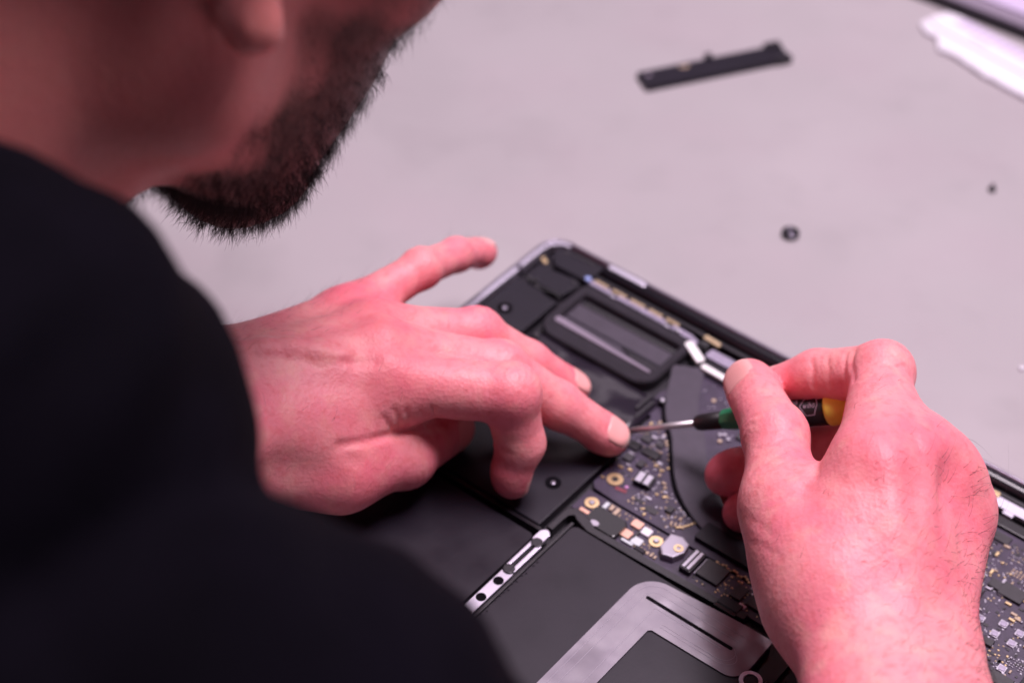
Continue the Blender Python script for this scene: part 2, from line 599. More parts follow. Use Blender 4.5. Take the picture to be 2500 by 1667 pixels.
# dark film under the finger tips
bm = bmesh.new()
nu, nv = 26, 12
g = [[bm.verts.new(((30.5 + 61 * i / nu) * .001, -(52.0 + 26 * j / nv) * .001,
                    (9.3 + 0.55 * math.sin(i * .45 + j * .34 + 1) + 0.40 * math.sin(i * .30 - j * .75) + .22 * abs(math.sin(i * .8 + j * .55))) * .001)) for j in range(nv + 1)] for i in range(nu + 1)]
for i in range(nu):
    for j in range(nv):
        bm.faces.new((g[i][j], g[i][j + 1], g[i + 1][j + 1], g[i + 1][j]))
rim_e = [e for e in bm.edges if e.is_boundary]
r_ = bmesh.ops.extrude_edge_only(bm, edges=rim_e)
for v_ in r_['geom']:
    if isinstance(v_, bmesh.types.BMVert):
        v_.co.z = 0.006
mat('dark film', (0.022, 0.017, 0.026), 0.22, noise=0.1, nscale=60)
build('film_cover', bm, 'dark film', lap, True)
block('film_screw', lap, 31.6, 53.0, 34.0, 55.4, 9.4, 11.2, 'chip', 0.6, 1.1)
block('film_ridge', lap, 86.5, 52.5, 88, 62, 9.6, 10.6, 'black plastic', 0.4, 0.5, rot=-2)
block('film_ridge', lap, 89.2, 54.5, 90.6, 66, 9.6, 10.6, 'black plastic', 0.4, 0.5, rot=-2)
block('film_screw', lap, 91, 50.6, 94, 53.6, 9.0, 11.0, 'black plastic', 0.5, 1.3)
block('film_screw', lap, 91.7, 51.3, 93.3, 52.9, 11.0, 11.2, 'solder', 0.1, .7)

# ---------------- logic board
bm = bmesh.new()
prism(bm, [(88, 46), (93.5, 28), (100, 24.4), (262, 24.4), (262, 104), (110, 104.6), (98.4, 103.8), (96.4, 101.5), (96.4, 78), (93.4, 74), (93.4, 60), (88, 58)], 6, 8.2, 0.15)
board = build('logic_board', bm, 'circuit board', lap)
bm = bmesh.new()
prism(bm, [(97.5, 105.4), (262, 105.4), (262, 120.5), (174, 118.0), (112, 120.8), (109, 118), (97.5, 116.5)], 6, 7.9, 0.15)
board2 = build('connector_board', bm, 'circuit board', lap)

_chip_cache = {}


def chip(parent, u, v, du, dv, h=0.9, material='chip', rot=0.0, name='chip', z=8.2, r=0.0):
    key = (round(du, 1), round(dv, 1), h, material, r)
    if key not in _chip_cache:
        bm = bmesh.new()
        poly = rrect(-du / 2, -dv / 2, du / 2, dv / 2, r, 3) if r else [(-du / 2, -dv / 2), (du / 2, -dv / 2), (du / 2, dv / 2), (-du / 2, dv / 2)]
        prism(bm, poly, 0, h, min(.12, h * .3), 1)
        bmesh.ops.recalc_face_normals(bm, faces=bm.faces)
        me = bpy.data.meshes.new(name)
        bm.to_mesh(me)
        bm.free()
        me.materials.append(MAT[material])
        _chip_cache[key] = me
    o = bpy.data.objects.new(name, _chip_cache[key])
    COL.objects.link(o)
    o.parent = parent
    o.location = (u * .001, -v * .001, z * .001)
    o.rotation_euler = (0, 0, math.radians(rot))
    return o


def cap(parent, u, v, du=1.3, dv=0.8, rot=0.0, z=8.2, body='ceramic tan', name='capacitor'):
    o = chip(parent, u, v, du, dv, 0.6, body, rot, name, z)
    return o


# the left lobe of the board, round the finger tip
ring_part('screw_ring', board, 102.0, 95.8, 3.1, 1.25, 8.2, 8.7, 'gold')
chip(board, 102.0, 95.8, 2.4, 2.4, 0.25, 'black plastic', 0, 'screw_well', 8.2, 1.1)
con = block('connector', board, 107.6, 87.2, 114.6, 93.0, 8.2, 10.6, 'glossy black', 0.3, 0.5, rot=8)
for k, (du, m_) in enumerate(((2.6, 'solder'), (2.3, 'solder'))):
    o = chip(con, -1.6 + 3.2 * k, 0.2, du, 5.2, 0.35, m_, 0, 'shield', 2.4)
for (u, v, a, b, h) in ((97.4, 77.0, 4.4, 4.0, 1.0), (104.8, 76.6, 6.6, 3.6, 1.1), (99.4, 83.6, 3.6, 3.6, 1.0), (105.0, 83.4, 3.6, 2.6, 1.2), (99.0, 71.2, 4.0, 3.2, .9),
                        (104.6, 70.6, 3.0, 2.4, .8), (126.4, 95.4, 3.0, 2.6, 1.2), (121, 99.6, 5.2, 2.6, .35), (114.8, 98.6, 4.2, 1.4, .3)):
    chip(board, u, v, a, b, h, 'chip', rnd.choice((0, 0, 90)))
for (u, v) in ((99.0, 81.0), (110.1, 78.5), (117.2, 95.6), (100.6, 68.6), (103, 66.2)):
    cap(board, u, v, 2.2, 1.3, rnd.choice((0, 90)), body='solder')
chip(board, 107.6, 96.2, 1.4, 1.4, 0.5, 'pink mark', 0, 'marker', 8.2, .5)
chip(board, 106.6, 98.4, 4.6, 1.6, 0.12, 'red mark', 10, 'marker', 8.2)
spots = [(105.3, 67.6), (106.8, 68.8), (108, 66.2), (109, 70.0), (104, 64.2), (110.4, 72.6), (111.8, 74.8), (112.7, 81.0), (110.6, 82.4), (113.4, 83.4), (108.8, 85.0), (117, 85.7), (115.4, 87),
         (118.6, 87.2), (120, 89.3), (121.2, 91.2), (118.2, 92.0), (101.4, 86.6), (103.4, 88.2), (100, 89.2), (97.8, 97.8), (112.8, 99.4), (118.4, 101.2), (120.4, 103.0), (95.4, 63.5), (96.2, 66.5), (97.6, 60.8),
         (99, 56.6), (101, 60.4), (103, 57.2), (128.6, 92.4), (131.8, 96.4), (109.6, 80.2), (114, 78.4), (107, 73.6)]
for u, v in spots:
    cap(board, u, v, rnd.choice((1.2, 1.5, 1.7)), rnd.choice((0.8, 1.0)), rnd.choice((0, 90, 0, 45)), body=rnd.choice(('ceramic tan', 'ceramic tan', 'solder', 'gold')))
for k in range(9):                                    # row of gold pads following the heat pipe
    a = k / 8
    cap(board, 133.2 + 4.2 * a, 100.6 - 7.6 * a + 1.2 * math.sin(a * 3), 0.9, 0.9, 0, body='gold', name='test_pad')
for k in range(4):
    cap(board, 130.4 + 1.5 * k, 100.2 - .4 * k, 0.7, 2.0, 20, body='ceramic tan', name='test_pad')
# board right of the heat pipe
for (u, v, m_) in ((118.8, 51.3, 'solder'), (120.2, 50.2, 'solder'), (122.5, 51.3, 'solder'), (120.6, 54.2, 'ceramic tan')):
    chip(board, u, v, 1.7, 1.7, 0.7, m_, 0, 'capacitor', 8.2, .8)
chip(board, 106.4, 37.2, 1.8, 1.8, .35, 'ceramic tan', 0, 'test_pad', 8.2, .85)
for (u, v, a, b, h, m_) in ((117, 41.5, 7, 5, 1.6, 'glossy black'), (118.6, 38.2, 5, 3.4, 1.3, 'solder'), (128, 46, 8, 6, 1, 'chip'), (126, 33, 9, 4, 1.2, 'chip'), (138, 60, 10, 8, 1, 'chip'), (133, 38, 5, 4, 1, 'chip')):
    chip(board, u, v, a, b, h, m_, 0)
# right part of the board beside the wrist
for (u, v, a, b, h) in ((225.7, 28.5, 7.5, 4.2, .8), (241.5, 49.6, 9.0, 6.4, 1.1), (235.2, 49.6, 5.2, 4.2, .9), (256.5, 86.6, 8, 5, 1), (256, 100, 6, 5, 1), (247, 91, 7, 7, 1), (232, 58, 3, 6, 1.1), (245.2, 74.8, 4, 3, 1.2),
                        (231.6, 66, 4, 4, .9), (222, 40, 6, 6, .9), (250, 34, 6, 5, 1), (254, 47, 8, 6, 1), (218, 55, 9, 9, 1), (240, 96, 6, 4, 1), (213, 75, 9, 12, 1)):
    chip(board, u, v, a, b, h, 'chip')
for (u, v) in ((245.6, 63.9), (245.3, 69.8), (252.0, 64.1), (251.9, 69.8), (254.4, 81.7), (247.8, 84.2), (259.2, 70.2), (240.4, 76.8), (242, 90.5), (238.2, 66.8)):
    chip(board, u, v, 3.2, 3.2, .5, 'solder', 0, 'shield_pad', 8.2, .4)
    chip(board, u, v, 2.2, 2.2, .25, 'cable sheath', 12, 'shield_pad', 8.7, .4)
for (u, v) in ((236.5, 46.2), (242.6, 54.6), (238.5, 52.6), (246.4, 57.6), (248.4, 58.8), (247, 60.4), (233.8, 52.8), (229.5, 30.8), (236.6, 27.6), (231, 45.2), (228.5, 36.4), (244, 43.6)):
    cap(board, u, v, 2.4, 1.1, rnd.choice((0, 90)), body=rnd.choice(('solder', 'gold', 'ceramic tan')))


def dots(parent, u0, v0, nu, nv, du, dv, s, body='ceramic tan', skip=0.0, z=8.2, jit=0.0):
    for i in range(nu):
        for j in range(nv):
            if rnd.random() < skip:
                continue
            chip(parent, u0 + i * du + rnd.uniform(-jit, jit), v0 + j * dv + rnd.uniform(-jit, jit), s, s * .8, .3, body, 0, 'test_pad', z)


dots(board, 232.6, 33.2, 6, 2, 1.0, 1.9, .62, 'solder')
dots(board, 236.6, 39.0, 4, 3, 1.3, 1.2, .8, 'ceramic tan', .2)
dots(board, 254.6, 75.4, 6, 4, 1.1, 1.1, .6, 'solder', .2)
dots(board, 247.5, 75.5, 4, 3, 1.9, 1.9, .8, 'gold', .3, jit=.4)
dots(board, 222.5, 44.5, 6, 5, 2.2, 2.2, .8, 'gold', .55, jit=.7)
dots(board, 234, 78.5, 4, 4, 2.1, 2.4, .8, 'gold', .5, jit=.7)
dots(board, 238, 84.5, 5, 3, 1.3, 1.3, .7, 'solder', .3, jit=.2)
for _ in range(70):
    cap(board, rnd.uniform(214, 260), rnd.uniform(27, 102), rnd.choice((.9, 1.2, 1.5)), .7, rnd.choice((0, 90)), body=rnd.choice(('ceramic tan', 'solder', 'chip', 'gold')))
# silver spring strip along the far edge right of the hand
block('spring_strip', lap, 206, 12.0, 262, 16.6, 8.6, 10.2, 'bright aluminium', 0.3, 0.5)
for u in (212.6, 229.5, 246):
    block('spring_contact', lap, u, 11.0, u + 3.4, 13.2, 10.2, 10.9, 'gold', 0.2, 0.3)
    block('spring_tab', lap, u + 8, 16.4, u + 12, 18.4, 8.6, 10.0, 'bright aluminium', 0.2, 0.3)
block('inner_rail', lap, 206, 18.8, 262, 23.6, 6, 9.0, 'glossy black', 0.4)

# connector row between board and batteries
ring_part('screw_ring', board2, 102.4, 110.6, 2.7, 1.2, 7.9, 8.5, 'gold')
chip(board2, 102.6, 110.8, 1.9, 1.9, 1.1, 'solder', 0, 'screw', 7.9, .9)
chip(board2, 102.8, 115.4, 4.4, 1.7, .5, 'copper pad', 0, 'contact_pad', 7.9)
for (u, v, a, b, m_) in ((107.2, 108.4, 1.6, 3.2, 'pale plastic'), (109.6, 108.0, 1.4, 2.6, 'ceramic tan'), (112.0, 108.4, 1.6, 3.4, 'ceramic tan')):
    chip(board2, u, v, a, b, .8, m_, 0, 'capacitor', 7.9)
mat('cast shell', (0.42, 0.39, 0.46), 0.5, 0.4)
bm = bmesh.new()
prism(bm, rrect(105.6, 111.4, 119.4, 120.6, 1.2), 7.9, 10.2, 0.8)
sock = build('battery_socket', bm, 'glossy black', board2)
chip(sock, 110.0, 119.4, 3.6, 2.6, 1.4, 'cast shell', 0, 'latch', 9.0, 1.4)
for (u, v, a, b, m_) in ((121.4, 108.6, 4.2, 3.6, 'copper pad'), (121.0, 114.8, 4.0, 3.8, 'copper pad'), (126.0, 109.4, 3.8, 3.6, 'white plastic'), (126.0, 115.4, 4.0, 3.6, 'pale plastic'), (124.0, 112.2, 1.0, 6.0, 'chip'),
                         (123.4, 117.9, 5.0, 1.2, 'pale plastic')):
    chip(board2, u, v, a, b, .9, m_, 0, 'contact_pad', 7.9, .5)
ring_part('screw_ring', board2, 131.2, 110.8, 2.6, 1.2, 7.9, 8.5, 'gold')
chip(board2, 131.2, 110.8, 1.9, 1.9, 1.1, 'solder', 0, 'screw', 7.9, .9)
bm = bmesh.new()
prism(bm, [(134, 106.0), (138.5, 104.6), (142.2, 106.2), (143.0, 110.5), (141.2, 115.0), (137.2, 116.2), (134.4, 113.5)], 7.9, 10.9, 0.7)
mat('cast shell', (0.42, 0.39, 0.46), 0.5, 0.4)
jack = build('jack', bm, 'cast shell', board2)
ring_part('jack_ring', jack, 140.4, 110.4, 1.8, 0.9, 10.6, 11.2, 'gold')
for k in range(4):
    cap(board2, 130.4 + 1.6 * k, 117.2, .9, 1.5, 0, 7.9, 'ceramic tan')
cn = block('connector', board2, 144.8, 105.6, 149.4, 116.4, 7.9, 10.2, 'glossy black', 0.3, 0.4)
for k in range(2):
    chip(cn, -1.0 + 1.9 * k, 0, 1.3, 9.6, .3, 'solder', 0, 'contact_bar', 2.3)
chip(board2, 155.0, 110.0, 9.4, 8.8, 1.3, 'chip', 0, 'chip', 7.9)
chip(board2, 150.4, 110.4, .6, 8.6, 1.2, 'bright aluminium', 0, 'contact_bar', 7.9)
chip(board2, 167.4, 111.6, 4.4, 6.4, 1.1, 'chip', 0, 'chip', 7.9)
chip(board2, 175.0, 110.8, 6.4, 7.6, 1.1, 'chip', 0, 'chip', 7.9)
chip(board2, 171.4, 115.9, 2.8, 1.6, .8, 'white plastic', 0, 'capacitor', 7.9)
for k in range(16):
    cap(board2, 153.4 + 1.15 * k, 104.6 + .7 * math.sin(k * 1.7), .9, .9, 0, 7.9, 'gold', 'test_pad')
dots(board2, 161.2, 106.8, 4, 4, 1.5, 2.0, .9, 'gold', .45, 7.9, .4)
dots(board2, 160.6, 115.0, 4, 2, 1.4, 1.3, .8, 'gold', .2, 7.9, .1)
dots(board2, 169.4, 106.6, 4, 2, 1.8, 2.0, 1.0, 'solder', .2, 7.9, .3)
for _ in range(50):
    cap(board2, rnd.uniform(179, 260), rnd.uniform(107, 117), rnd.choice((.9, 1.2, 1.5)), .8, rnd.choice((0, 90)), 7.9, rnd.choice(('ceramic tan', 'solder', 'chip', 'gold')))

# heat pipe: flat, curving from the fan down and to the right
bm = bmesh.new()
cl = smooth_path([(88.6, 29), (92.5, 36), (97.5, 46), (103.2, 54), (109.8, 60), (115, 66.5), (121.5, 75), (129, 82.5), (139, 88.5), (150, 91.5), (165, 92.5), (185, 92.0), (205, 88)], 8)
strip_path(bm, cl, 12.6, 8.4, 9.8)
bmesh.ops.recalc_face_normals(bm, faces=bm.faces)
bmesh.ops.bevel(bm, geom=[e for e in bm.edges if len(e.link_faces) == 2 and e.calc_face_angle(0) > 1.2], offset=0.0003, segments=2, affect='EDGES')
build('heat_pipe', bm, 'heat pipe', lap)
bm = bmesh.new()
prism(bm, rrect(141, 92.4, 200, 101.2, 0.6), 8.3, 10.3, 0.3)
build('heat_spreader', bm, 'satin black plastic', lap)
bm = bmesh.new()
strip_path(bm, [(p[0] - 5.4, p[1] + 4.6) for p in smooth_path([(97.5, 46), (103.2, 54), (109.8, 60), (115, 66.5), (121.5, 75), (129, 82.5), (139, 88.5)], 8)], 1.2, 8.2, 9.0)
build('pipe_seal', bm, 'void black', lap)

# frame between board and batteries
bm = bmesh.new()
prism(bm, [(98.0, 120.4), (101.0, 117.6), (108.0, 119.4), (111.5, 122.0), (128, 121.6), (128.4, 119.9), (131.8, 119.8), (132.2, 121.6), (176, 119.2), (176, 122.4), (132, 124.0), (110, 124.4), (104, 122.4),
           (102.4, 120.6), (100.4, 122.6), (100.4, 132), (98.0, 132)], 6, 10.6, 0.35)
build('frame_rib', bm, 'black plastic', lap)
block('frame_tab', lap, 127.9, 118.6, 132.0, 120.4, 9.5, 11.0, 'battery wrap', 0.2)
block('frame_tab', lap, 164.4, 117.6, 172.8, 121.6, 9.5, 11.0, 'battery wrap', 0.2)
block('frame_tab', lap, 164.0, 121.9, 173.0, 123.4, 9.5, 10.7, 'glossy black', 0.2)
bm = bmesh.new()
strip_path(bm, [(60, 135.3), (80, 135.2), (97.5, 134.8)], 1.5, 6, 11.0)
build('frame_ledge', bm, 'glossy black', lap)
block('frame_ledge', lap, 5.5, 134.4, 60, 136, 6, 10.8, 'glossy black', 0.3)
# steel bracket with screw holes
bm = bmesh.new()
prism(bm, rrect(97.9, 133.9, 101.9, 140.6, (0.4, 0.4, 2.0, 2.0)), 9.6, 11.4, 0.3)
br = build('bracket', bm, 'bright aluminium', lap)
block('bracket_arm', br, 98.2, 141.6, 99.5, 156, 9.6, 11.2, 'bright aluminium', 0.2)
block('bracket_arm', br, 101.2, 141.2, 102.8, 157, 9.6, 11.2, 'bright aluminium', 0.2)
block('bracket_plate', br, 98.7, 157.6, 103.0, 206, 9.6, 11.0, 'bright aluminium', 0.25, 0.4)
for v in (141.0, 157.0):
    block('bracket_screw', br, 98.4, v - 2.0, 102.6, v + 2.0, 10.6, 11.7, 'black plastic', 0.4, 1.6)
for v in (163.4, 173.0, 183, 193):
    ring_part('bracket_hole', br, 100.9, v, 1.9, 1.3, 10.9, 11.12, 'void black')
    chip(br, 100.9, v, 2.8, 2.8, .06, 'void black', 0, 'bracket_hole', 11.02, 1.35)

# batteries
bm = bmesh.new()
prism(bm, rrect(6, 138.2, 97.2, 206, 1.5), 6, 10.6, 0.5)
build('battery_cell', bm, 'battery wrap', lap)
bm = bmesh.new()
prism(bm, rrect(105.2, 125.2, 189.6, 206, 1.5), 6, 10.5, 0.5)
build('battery_cell', bm, 'battery wrap', lap)
block('battery_edge', lap, 103.6, 124.6, 104.8, 206, 6, 10.8, 'black plastic', 0.2)
bm = bmesh.new()
prism(bm, rrect(199, 138.2, 298, 206, 1.5), 6, 10.6, 0.5)
build('battery_cell', bm, 'battery wrap', lap)
bm = bmesh.new()
prism(bm, rrect(191.2, 122, 198, 206, 1), 6, 8.4, 0.3)
build('battery_edge', bm, 'black plastic', lap)
ring_part('bracket_eye', lap, 192.4, 143.0, 4.0, 2.6, 9.2, 11.2, 'bright aluminium')
chip(lap, 192.4, 143.0, 4.8, 4.8, 1.2, 'black plastic', 0, 'screw', 9.6, 2.3)
block('bracket_bar', lap, 196.0, 139.5, 214, 141.2, 9, 11, 'glossy black', 0.3)
bm = bmesh.new()
prism(bm, rrect(200, 79, 298, 134, 1.5), 6, 8.0, 0.4)
for k in range(14):
    chip(lap, 104.9 + rnd.uniform(0, 1.2), 148 + 2.6 * k + rnd.uniform(-1, 1), .7, .7, .25, 'battery wrap', 0, 'rivet', 10.6, .3)
build('speaker_box', bm, 'satin black plastic', lap)

# broad flex cable lying over the middle battery
outl = [(138.2, 206.0), (138.2, 137.2)]
outl += [(148.4 + 10.2 * math.cos(a), 137.2 + 10.4 * math.sin(a)) for a in np.linspace(math.pi * 1.02, math.pi * 1.48, 10)]
outl += [(152, 126.5), (168.5, 125.0), (178, 124.4), (189.2, 124.2), (189.4, 137.0)]
outl += [(183.2 + 6.2 * math.cos(a), 140.2 + 6.4 * math.sin(a)) for a in np.linspace(0.1, math.pi * .5, 9)]
outl += [(176, 146.7), (154.6, 146.9), (153.6, 147.9), (153.4, 206.0)]
bm = bmesh.new()
prism(bm, outl, 10.7, 11.1, 0.0)
flex = build('flex_cable', bm, 'flex cable film', lap)
block('cable_slot', flex, 144.6, 135.3, 180.4, 136.7, 11.1, 11.2, 'void black', 0.0, 0.65, rot=0.0)
mat('trace line', (0.30, 0.27, 0.32), 0.32, 0.2)
for k, off in enumerate((2.4, 5.4, 11.6)):
    u0 = 138.2 + off
    rr = max(1.0, 10.2 - off)
    vt = 126.6 + off
    end = 186.8 - off * .5
    path = [(u0, 206), (u0, vt + rr)]
    path += [(u0 + rr + rr * math.cos(a), vt + rr + rr * math.sin(a)) for a in np.linspace(math.pi, math.pi * 1.5, 7)]
    path += [(160, vt), (end - 4, vt)]
    bm = bmesh.new()
    strip_path(bm, path, 0.16, 11.08, 11.16)
    build('trace', bm, 'trace line', flex)
for v0, v1 in ((137.8, 142.6), (139.0, 144.0)):
    bm = bmesh.new()
    pth = [(156, v1), (178, v1)] + [(178 + 4.0 * math.sin(a) * (1 + (v1 - 142) * .3), v1 - 4.0 * (1 - math.cos(a))) for a in np.linspace(0.1, math.pi * .8, 8)]
    strip_path(bm, pth, 0.16, 11.08, 11.16)
    build('trace', bm, 'trace line', flex)

# solder specks and silk print too small to pick apart one by one
def specks(name, parent, rects, n, smin_, smax_, z, material):
    bm = bmesh.new()
    for (u0, v0, u1, v1) in rects:
        for _ in range(n):
            u, v = rnd.uniform(u0, u1), rnd.uniform(v0, v1)
            a, b = rnd.uniform(smin_, smax_), rnd.uniform(smin_, smax_) * .7
            if rnd.random() < .5:
                a, b = b, a
            prism(bm, [(u - a / 2, v - b / 2), (u + a / 2, v - b / 2), (u + a / 2, v + b / 2), (u - a / 2, v + b / 2)], z, z + .22)
    o = build(name, bm, material, parent)
    o['kind'] = 'stuff'


specks('solder_specks', board, [(214, 26, 261, 103)], 420, .35, .8, 8.2, 'solder')
specks('gold_specks', board, [(214, 26, 261, 103)], 200, .35, .75, 8.2, 'dull gold')
specks('dark_specks', board, [(214, 26, 261, 103)], 160, .8, 1.8, 8.2, 'chip')
specks('solder_specks', board, [(94, 60, 112, 92), (112, 88, 134, 103), (100, 28, 135, 56)], 60, .35, .8, 8.2, 'solder')
specks('gold_specks', board, [(94, 60, 112, 92), (112, 88, 134, 103)], 45, .35, .8, 8.2, 'dull gold')
specks('dark_specks', board, [(94, 62, 112, 92)], 30, .8, 1.8, 8.2, 'chip')
specks('gold_specks', board2, [(104, 106, 134, 118), (150, 105.8, 178, 117), (180, 106, 260, 117)], 60, .35, .75, 7.9, 'dull gold')
specks('dark_specks', board2, [(104, 106, 134, 118), (150, 105.8, 178, 117)], 25, .8, 1.8, 7.9, 'chip')
# ------------------------------------------------------------------ loose things on the worktop
def at_table(name, px, py, rotz=0.0):
    p = pz(px, py, 0)
    return empty(name, (p[0], p[1], 0), (0, 0, rotz))


def ground_dir(p, q):
    a, b = pz(*p, 0), pz(*q, 0)
    return math.atan2(b[1] - a[1], b[0] - a[0]), float(np.linalg.norm(b - a)) * 1000


# black strip taken out of the laptop
ang, ln = ground_dir((1566, 208), (1916, 138))
st = at_table('plastic_strip', 1566, 208, ang)
tag(st, 'long black plastic strip lying alone on the worktop above the laptop', 'strip')
bm = bmesh.new()
prism(bm, rrect(0, -6.2, ln, 6.2, 0.8), 0.2, 3.0, 0.4)
build('strip_body', bm, 'satin black plastic', st)
block('peg', st, ln * .475, -8.6, ln * .52, -5.0, 0.3, 4.6, 'black plastic', 0.5, 0.8)
block('clip', st, ln * .89, -8.0, ln * 1.0, -4.0, 0.3, 4.0, 'black plastic', 0.4, 0.5)
block('clip', st, ln * .90, 2.6, ln * 1.005, 6.8, 0.3, 3.6, 'black plastic', 0.4, 0.5)
for k in range(3):
    chip(st, ln * .29 + 1.5 * k, -3.6 + .8 * (k % 2), 1.3, 1.8, .3, 'ceramic tan', 15 * k, 'contact', 3.0)
chip(st, ln * .06, -2.4, 3, 1.6, .12, 'grey rubber', 10, 'scuff', 3.0, .5)

# round black screw cap
p = pz(1929, 575, 0)
sp = at_table('screw_cap', 1929, 575, 0.15)
tag(sp, 'small round black screw cap lying on bare worktop, right of the laptop corner', 'screw cap')
bm = bmesh.new()
prism(bm, circle(0, 0, 3.9), 0.1, 1.2, 0.4)
build('cap_base', bm, 'glossy black', sp)
bm = bmesh.new()
annulus(bm, circle(0, 0, 3.9), circle(0, 0, 2.9), 1.2, 2.0)
build('cap_rim', bm, 'glossy black', sp)
block('cap_bar', sp, -0.9, -3.3, 0.9, 3.3, 1.1, 2.1, 'space grey aluminium', 0.3)

# tiny black screw near the right edge
sp = at_table('tiny_screw', 2421, 466, 0.6)
tag(sp, 'tiny black screw standing on its head near the right end of the worktop', 'screw')
bm = bmesh.new()
prism(bm, circle(0, 0, 1.8, 12), 0.05, 1.2, 0.2)
build('screw_head', bm, 'glossy black', sp)
bm = bmesh.new()
prism(bm, circle(0, 0, .95, 10), 1.2, 3.6, 0.3)
build('screw_shank', bm, 'black plastic', sp)

# little white crumb at the right edge
sp = at_table('plastic_crumb', 2494, 902, 0.3)
tag(sp, 'tiny white plastic crumb on the worktop at the right edge above the wrist', 'crumb')
bm = bmesh.new()
prism(bm, [(-1.3, -.6), (.2, -1.1), (1.4, -.3), (.9, .8), (-.7, 1.0)], 0.05, 1.2, 0.4)
build('crumb_body', bm, 'white plastic', sp)

# white ribbed connector and the device behind it
ang, ln = ground_dir((2335, 40), (2500, 128))
wt = at_table('ribbed_clip', 2335, 46, ang)
tag(wt, 'white ribbed plastic clip with a wavy lower edge in the top right corner', 'clip')
L2 = ln * 2.6
low = [(0.0, 0.0), (L2, 0.0), (L2, 39)]
for k in range(26, -1, -1):
    u = L2 * (k / 26)
    low.append((u - 3 if k < 3 else u, (31.0 if k >= 3 else 24.0) + rnd.uniform(-1.8, 1.2) + (1.6 if k > 8 else 0)))
low += [(-7.0, 20.5), (-7.8, 16.0), (-4.2, 4.0)]
bm = bmesh.new()
prism(bm, low, 0.2, 2.4, 0.6, 3)
body = build('clip_body', bm, 'white plastic', wt)
bm = bmesh.new()
prism(bm, [(-3.6, 3.2), (4.5, 1.0), (4.5, 9.4), (L2 - .5, 9.4), (L2 - .5, 17.4), (2, 18.0), (-7.0, 15.0)], 2.4, 3.4, 0.4, 3)
build('clip_ridge', bm, 'white plastic', body)
for k in range(int((L2 - 6) / 4.4)):
    block('rib', body, 6 + 4.4 * k, 1.0, 8.6 + 4.4 * k, 9.2, 2.4, 3.0, 'lavender sheet', 0.5, 0.5, rot=-14)
for k in range(7):
    chip(body, 18 + 1.5 * k, 12.6 + .3 * (k % 3), .9, 1.4, .05, 'grey rubber', 12 * k, 'faint_mark', 3.4)

ang2, ln2 = ground_dir((2243, 2), (2330, 36))
dv = at_table('closed_tablet', 2243, 2, ang2)
tag(dv, 'lavender grey slab of a closed device with a black lower edge behind the white clip', 'tablet')
bm = bmesh.new()
prism(bm, rrect(-30, -150, 170, -0.6, 6), 0.2, 5.0, 0.8)
build('tablet_body', bm, 'black plastic', dv)
bm = bmesh.new()
prism(bm, rrect(-29, -149, 169, -2.0, 5.5), 5.0, 6.6, 0.5)
rim = build('tablet_rim', bm, 'grey rubber', dv)
bm = bmesh.new()
prism(bm, [(-27, -147), (167, -147), (167, -8.5), (58, -8.5), (54, -11.5), (-27, -11.5)], 6.6, 7.6, 0.4)
build('tablet_cover', bm, 'lavender sheet', dv)

# ------------------------------------------------------------------ screwdriver in the right hand
TIP = pz(1520, 1053, 0.0118)
END = pz(2060, 991, 0.0590)
ax = END - TIP
DL = float(np.linalg.norm(ax))
ax = ax / DL
tocam = CPOS - (TIP + END) / 2
side = np.cross(ax, tocam)
side /= np.linalg.norm(side)
toc = np.cross(side, ax)                               # local Z: faces the camera; local Y = toc x ax
dr = empty('screwdriver', TIP)
mm_ = Matrix.Identity(4)
yy = np.cross(toc, ax)
for i in range(3):
    mm_[i][0], mm_[i][1], mm_[i][2], mm_[i][3] = ax[i], yy[i], toc[i], TIP[i]
dr.matrix_world = mm_
tag(dr, 'precision screwdriver with green and black grip and yellow cap held in the right hand', 'screwdriver')


def axpos(px, py):
    """Where along the driver's axis a photograph pixel falls."""
    r = ray(px, py)
    n_ = np.cross(r, np.cross(ax, r))
    return float(((CPOS - TIP) @ n_) / (ax @ n_))


s_col, s_grn, s_bar, s_cap = axpos(1697, 1034), axpos(1764, 1027), axpos(1895, 1012), axpos(2029, 995)
bm = bmesh.new()
lathe(bm, [(0, .0006), (.003, .0008), (.0035, .0012), (s_col + .003, .0012)], 16)
build('shaft', bm, 'steel', dr, True)
bm = bmesh.new()
lathe(bm, [(s_col, .0012), (s_col + .0004, .0022), (s_col + .0012, .0028), (s_col + .003, .0031), (s_grn + .003, .0034)], 28)
build('collar', bm, 'grip black', dr, True)
bm = bmesh.new()
lathe(bm, [(s_grn, .0030), (s_grn + .0006, .0037), (s_grn + .004, .0042), (s_grn + .012, .0046), (s_bar, .0050)], 8)
bmesh.ops.rotate(bm, verts=bm.verts, cent=(0, 0, 0), matrix=Matrix.Rotation(math.radians(12), 3, 'X'))
build('grip', bm, 'green grip', dr)
bm = bmesh.new()
lathe(bm, [(s_bar - .001, .0046), (s_bar, .0054), (s_bar + .002, .0058), (s_cap, .0060)], 40)
barrel = build('barrel', bm, 'grip black', dr, True)
bm = bmesh.new()
pr = [(s_cap - .0002, .0060), (s_cap, .00650)] + [(s_cap + .0100 * math.sin(a), .00655 * math.cos(a) + .0000) for a in np.linspace(.12, 1.45, 12)]
lathe(bm, pr, 40)
build('cap', bm, 'yellow cap', dr, True)

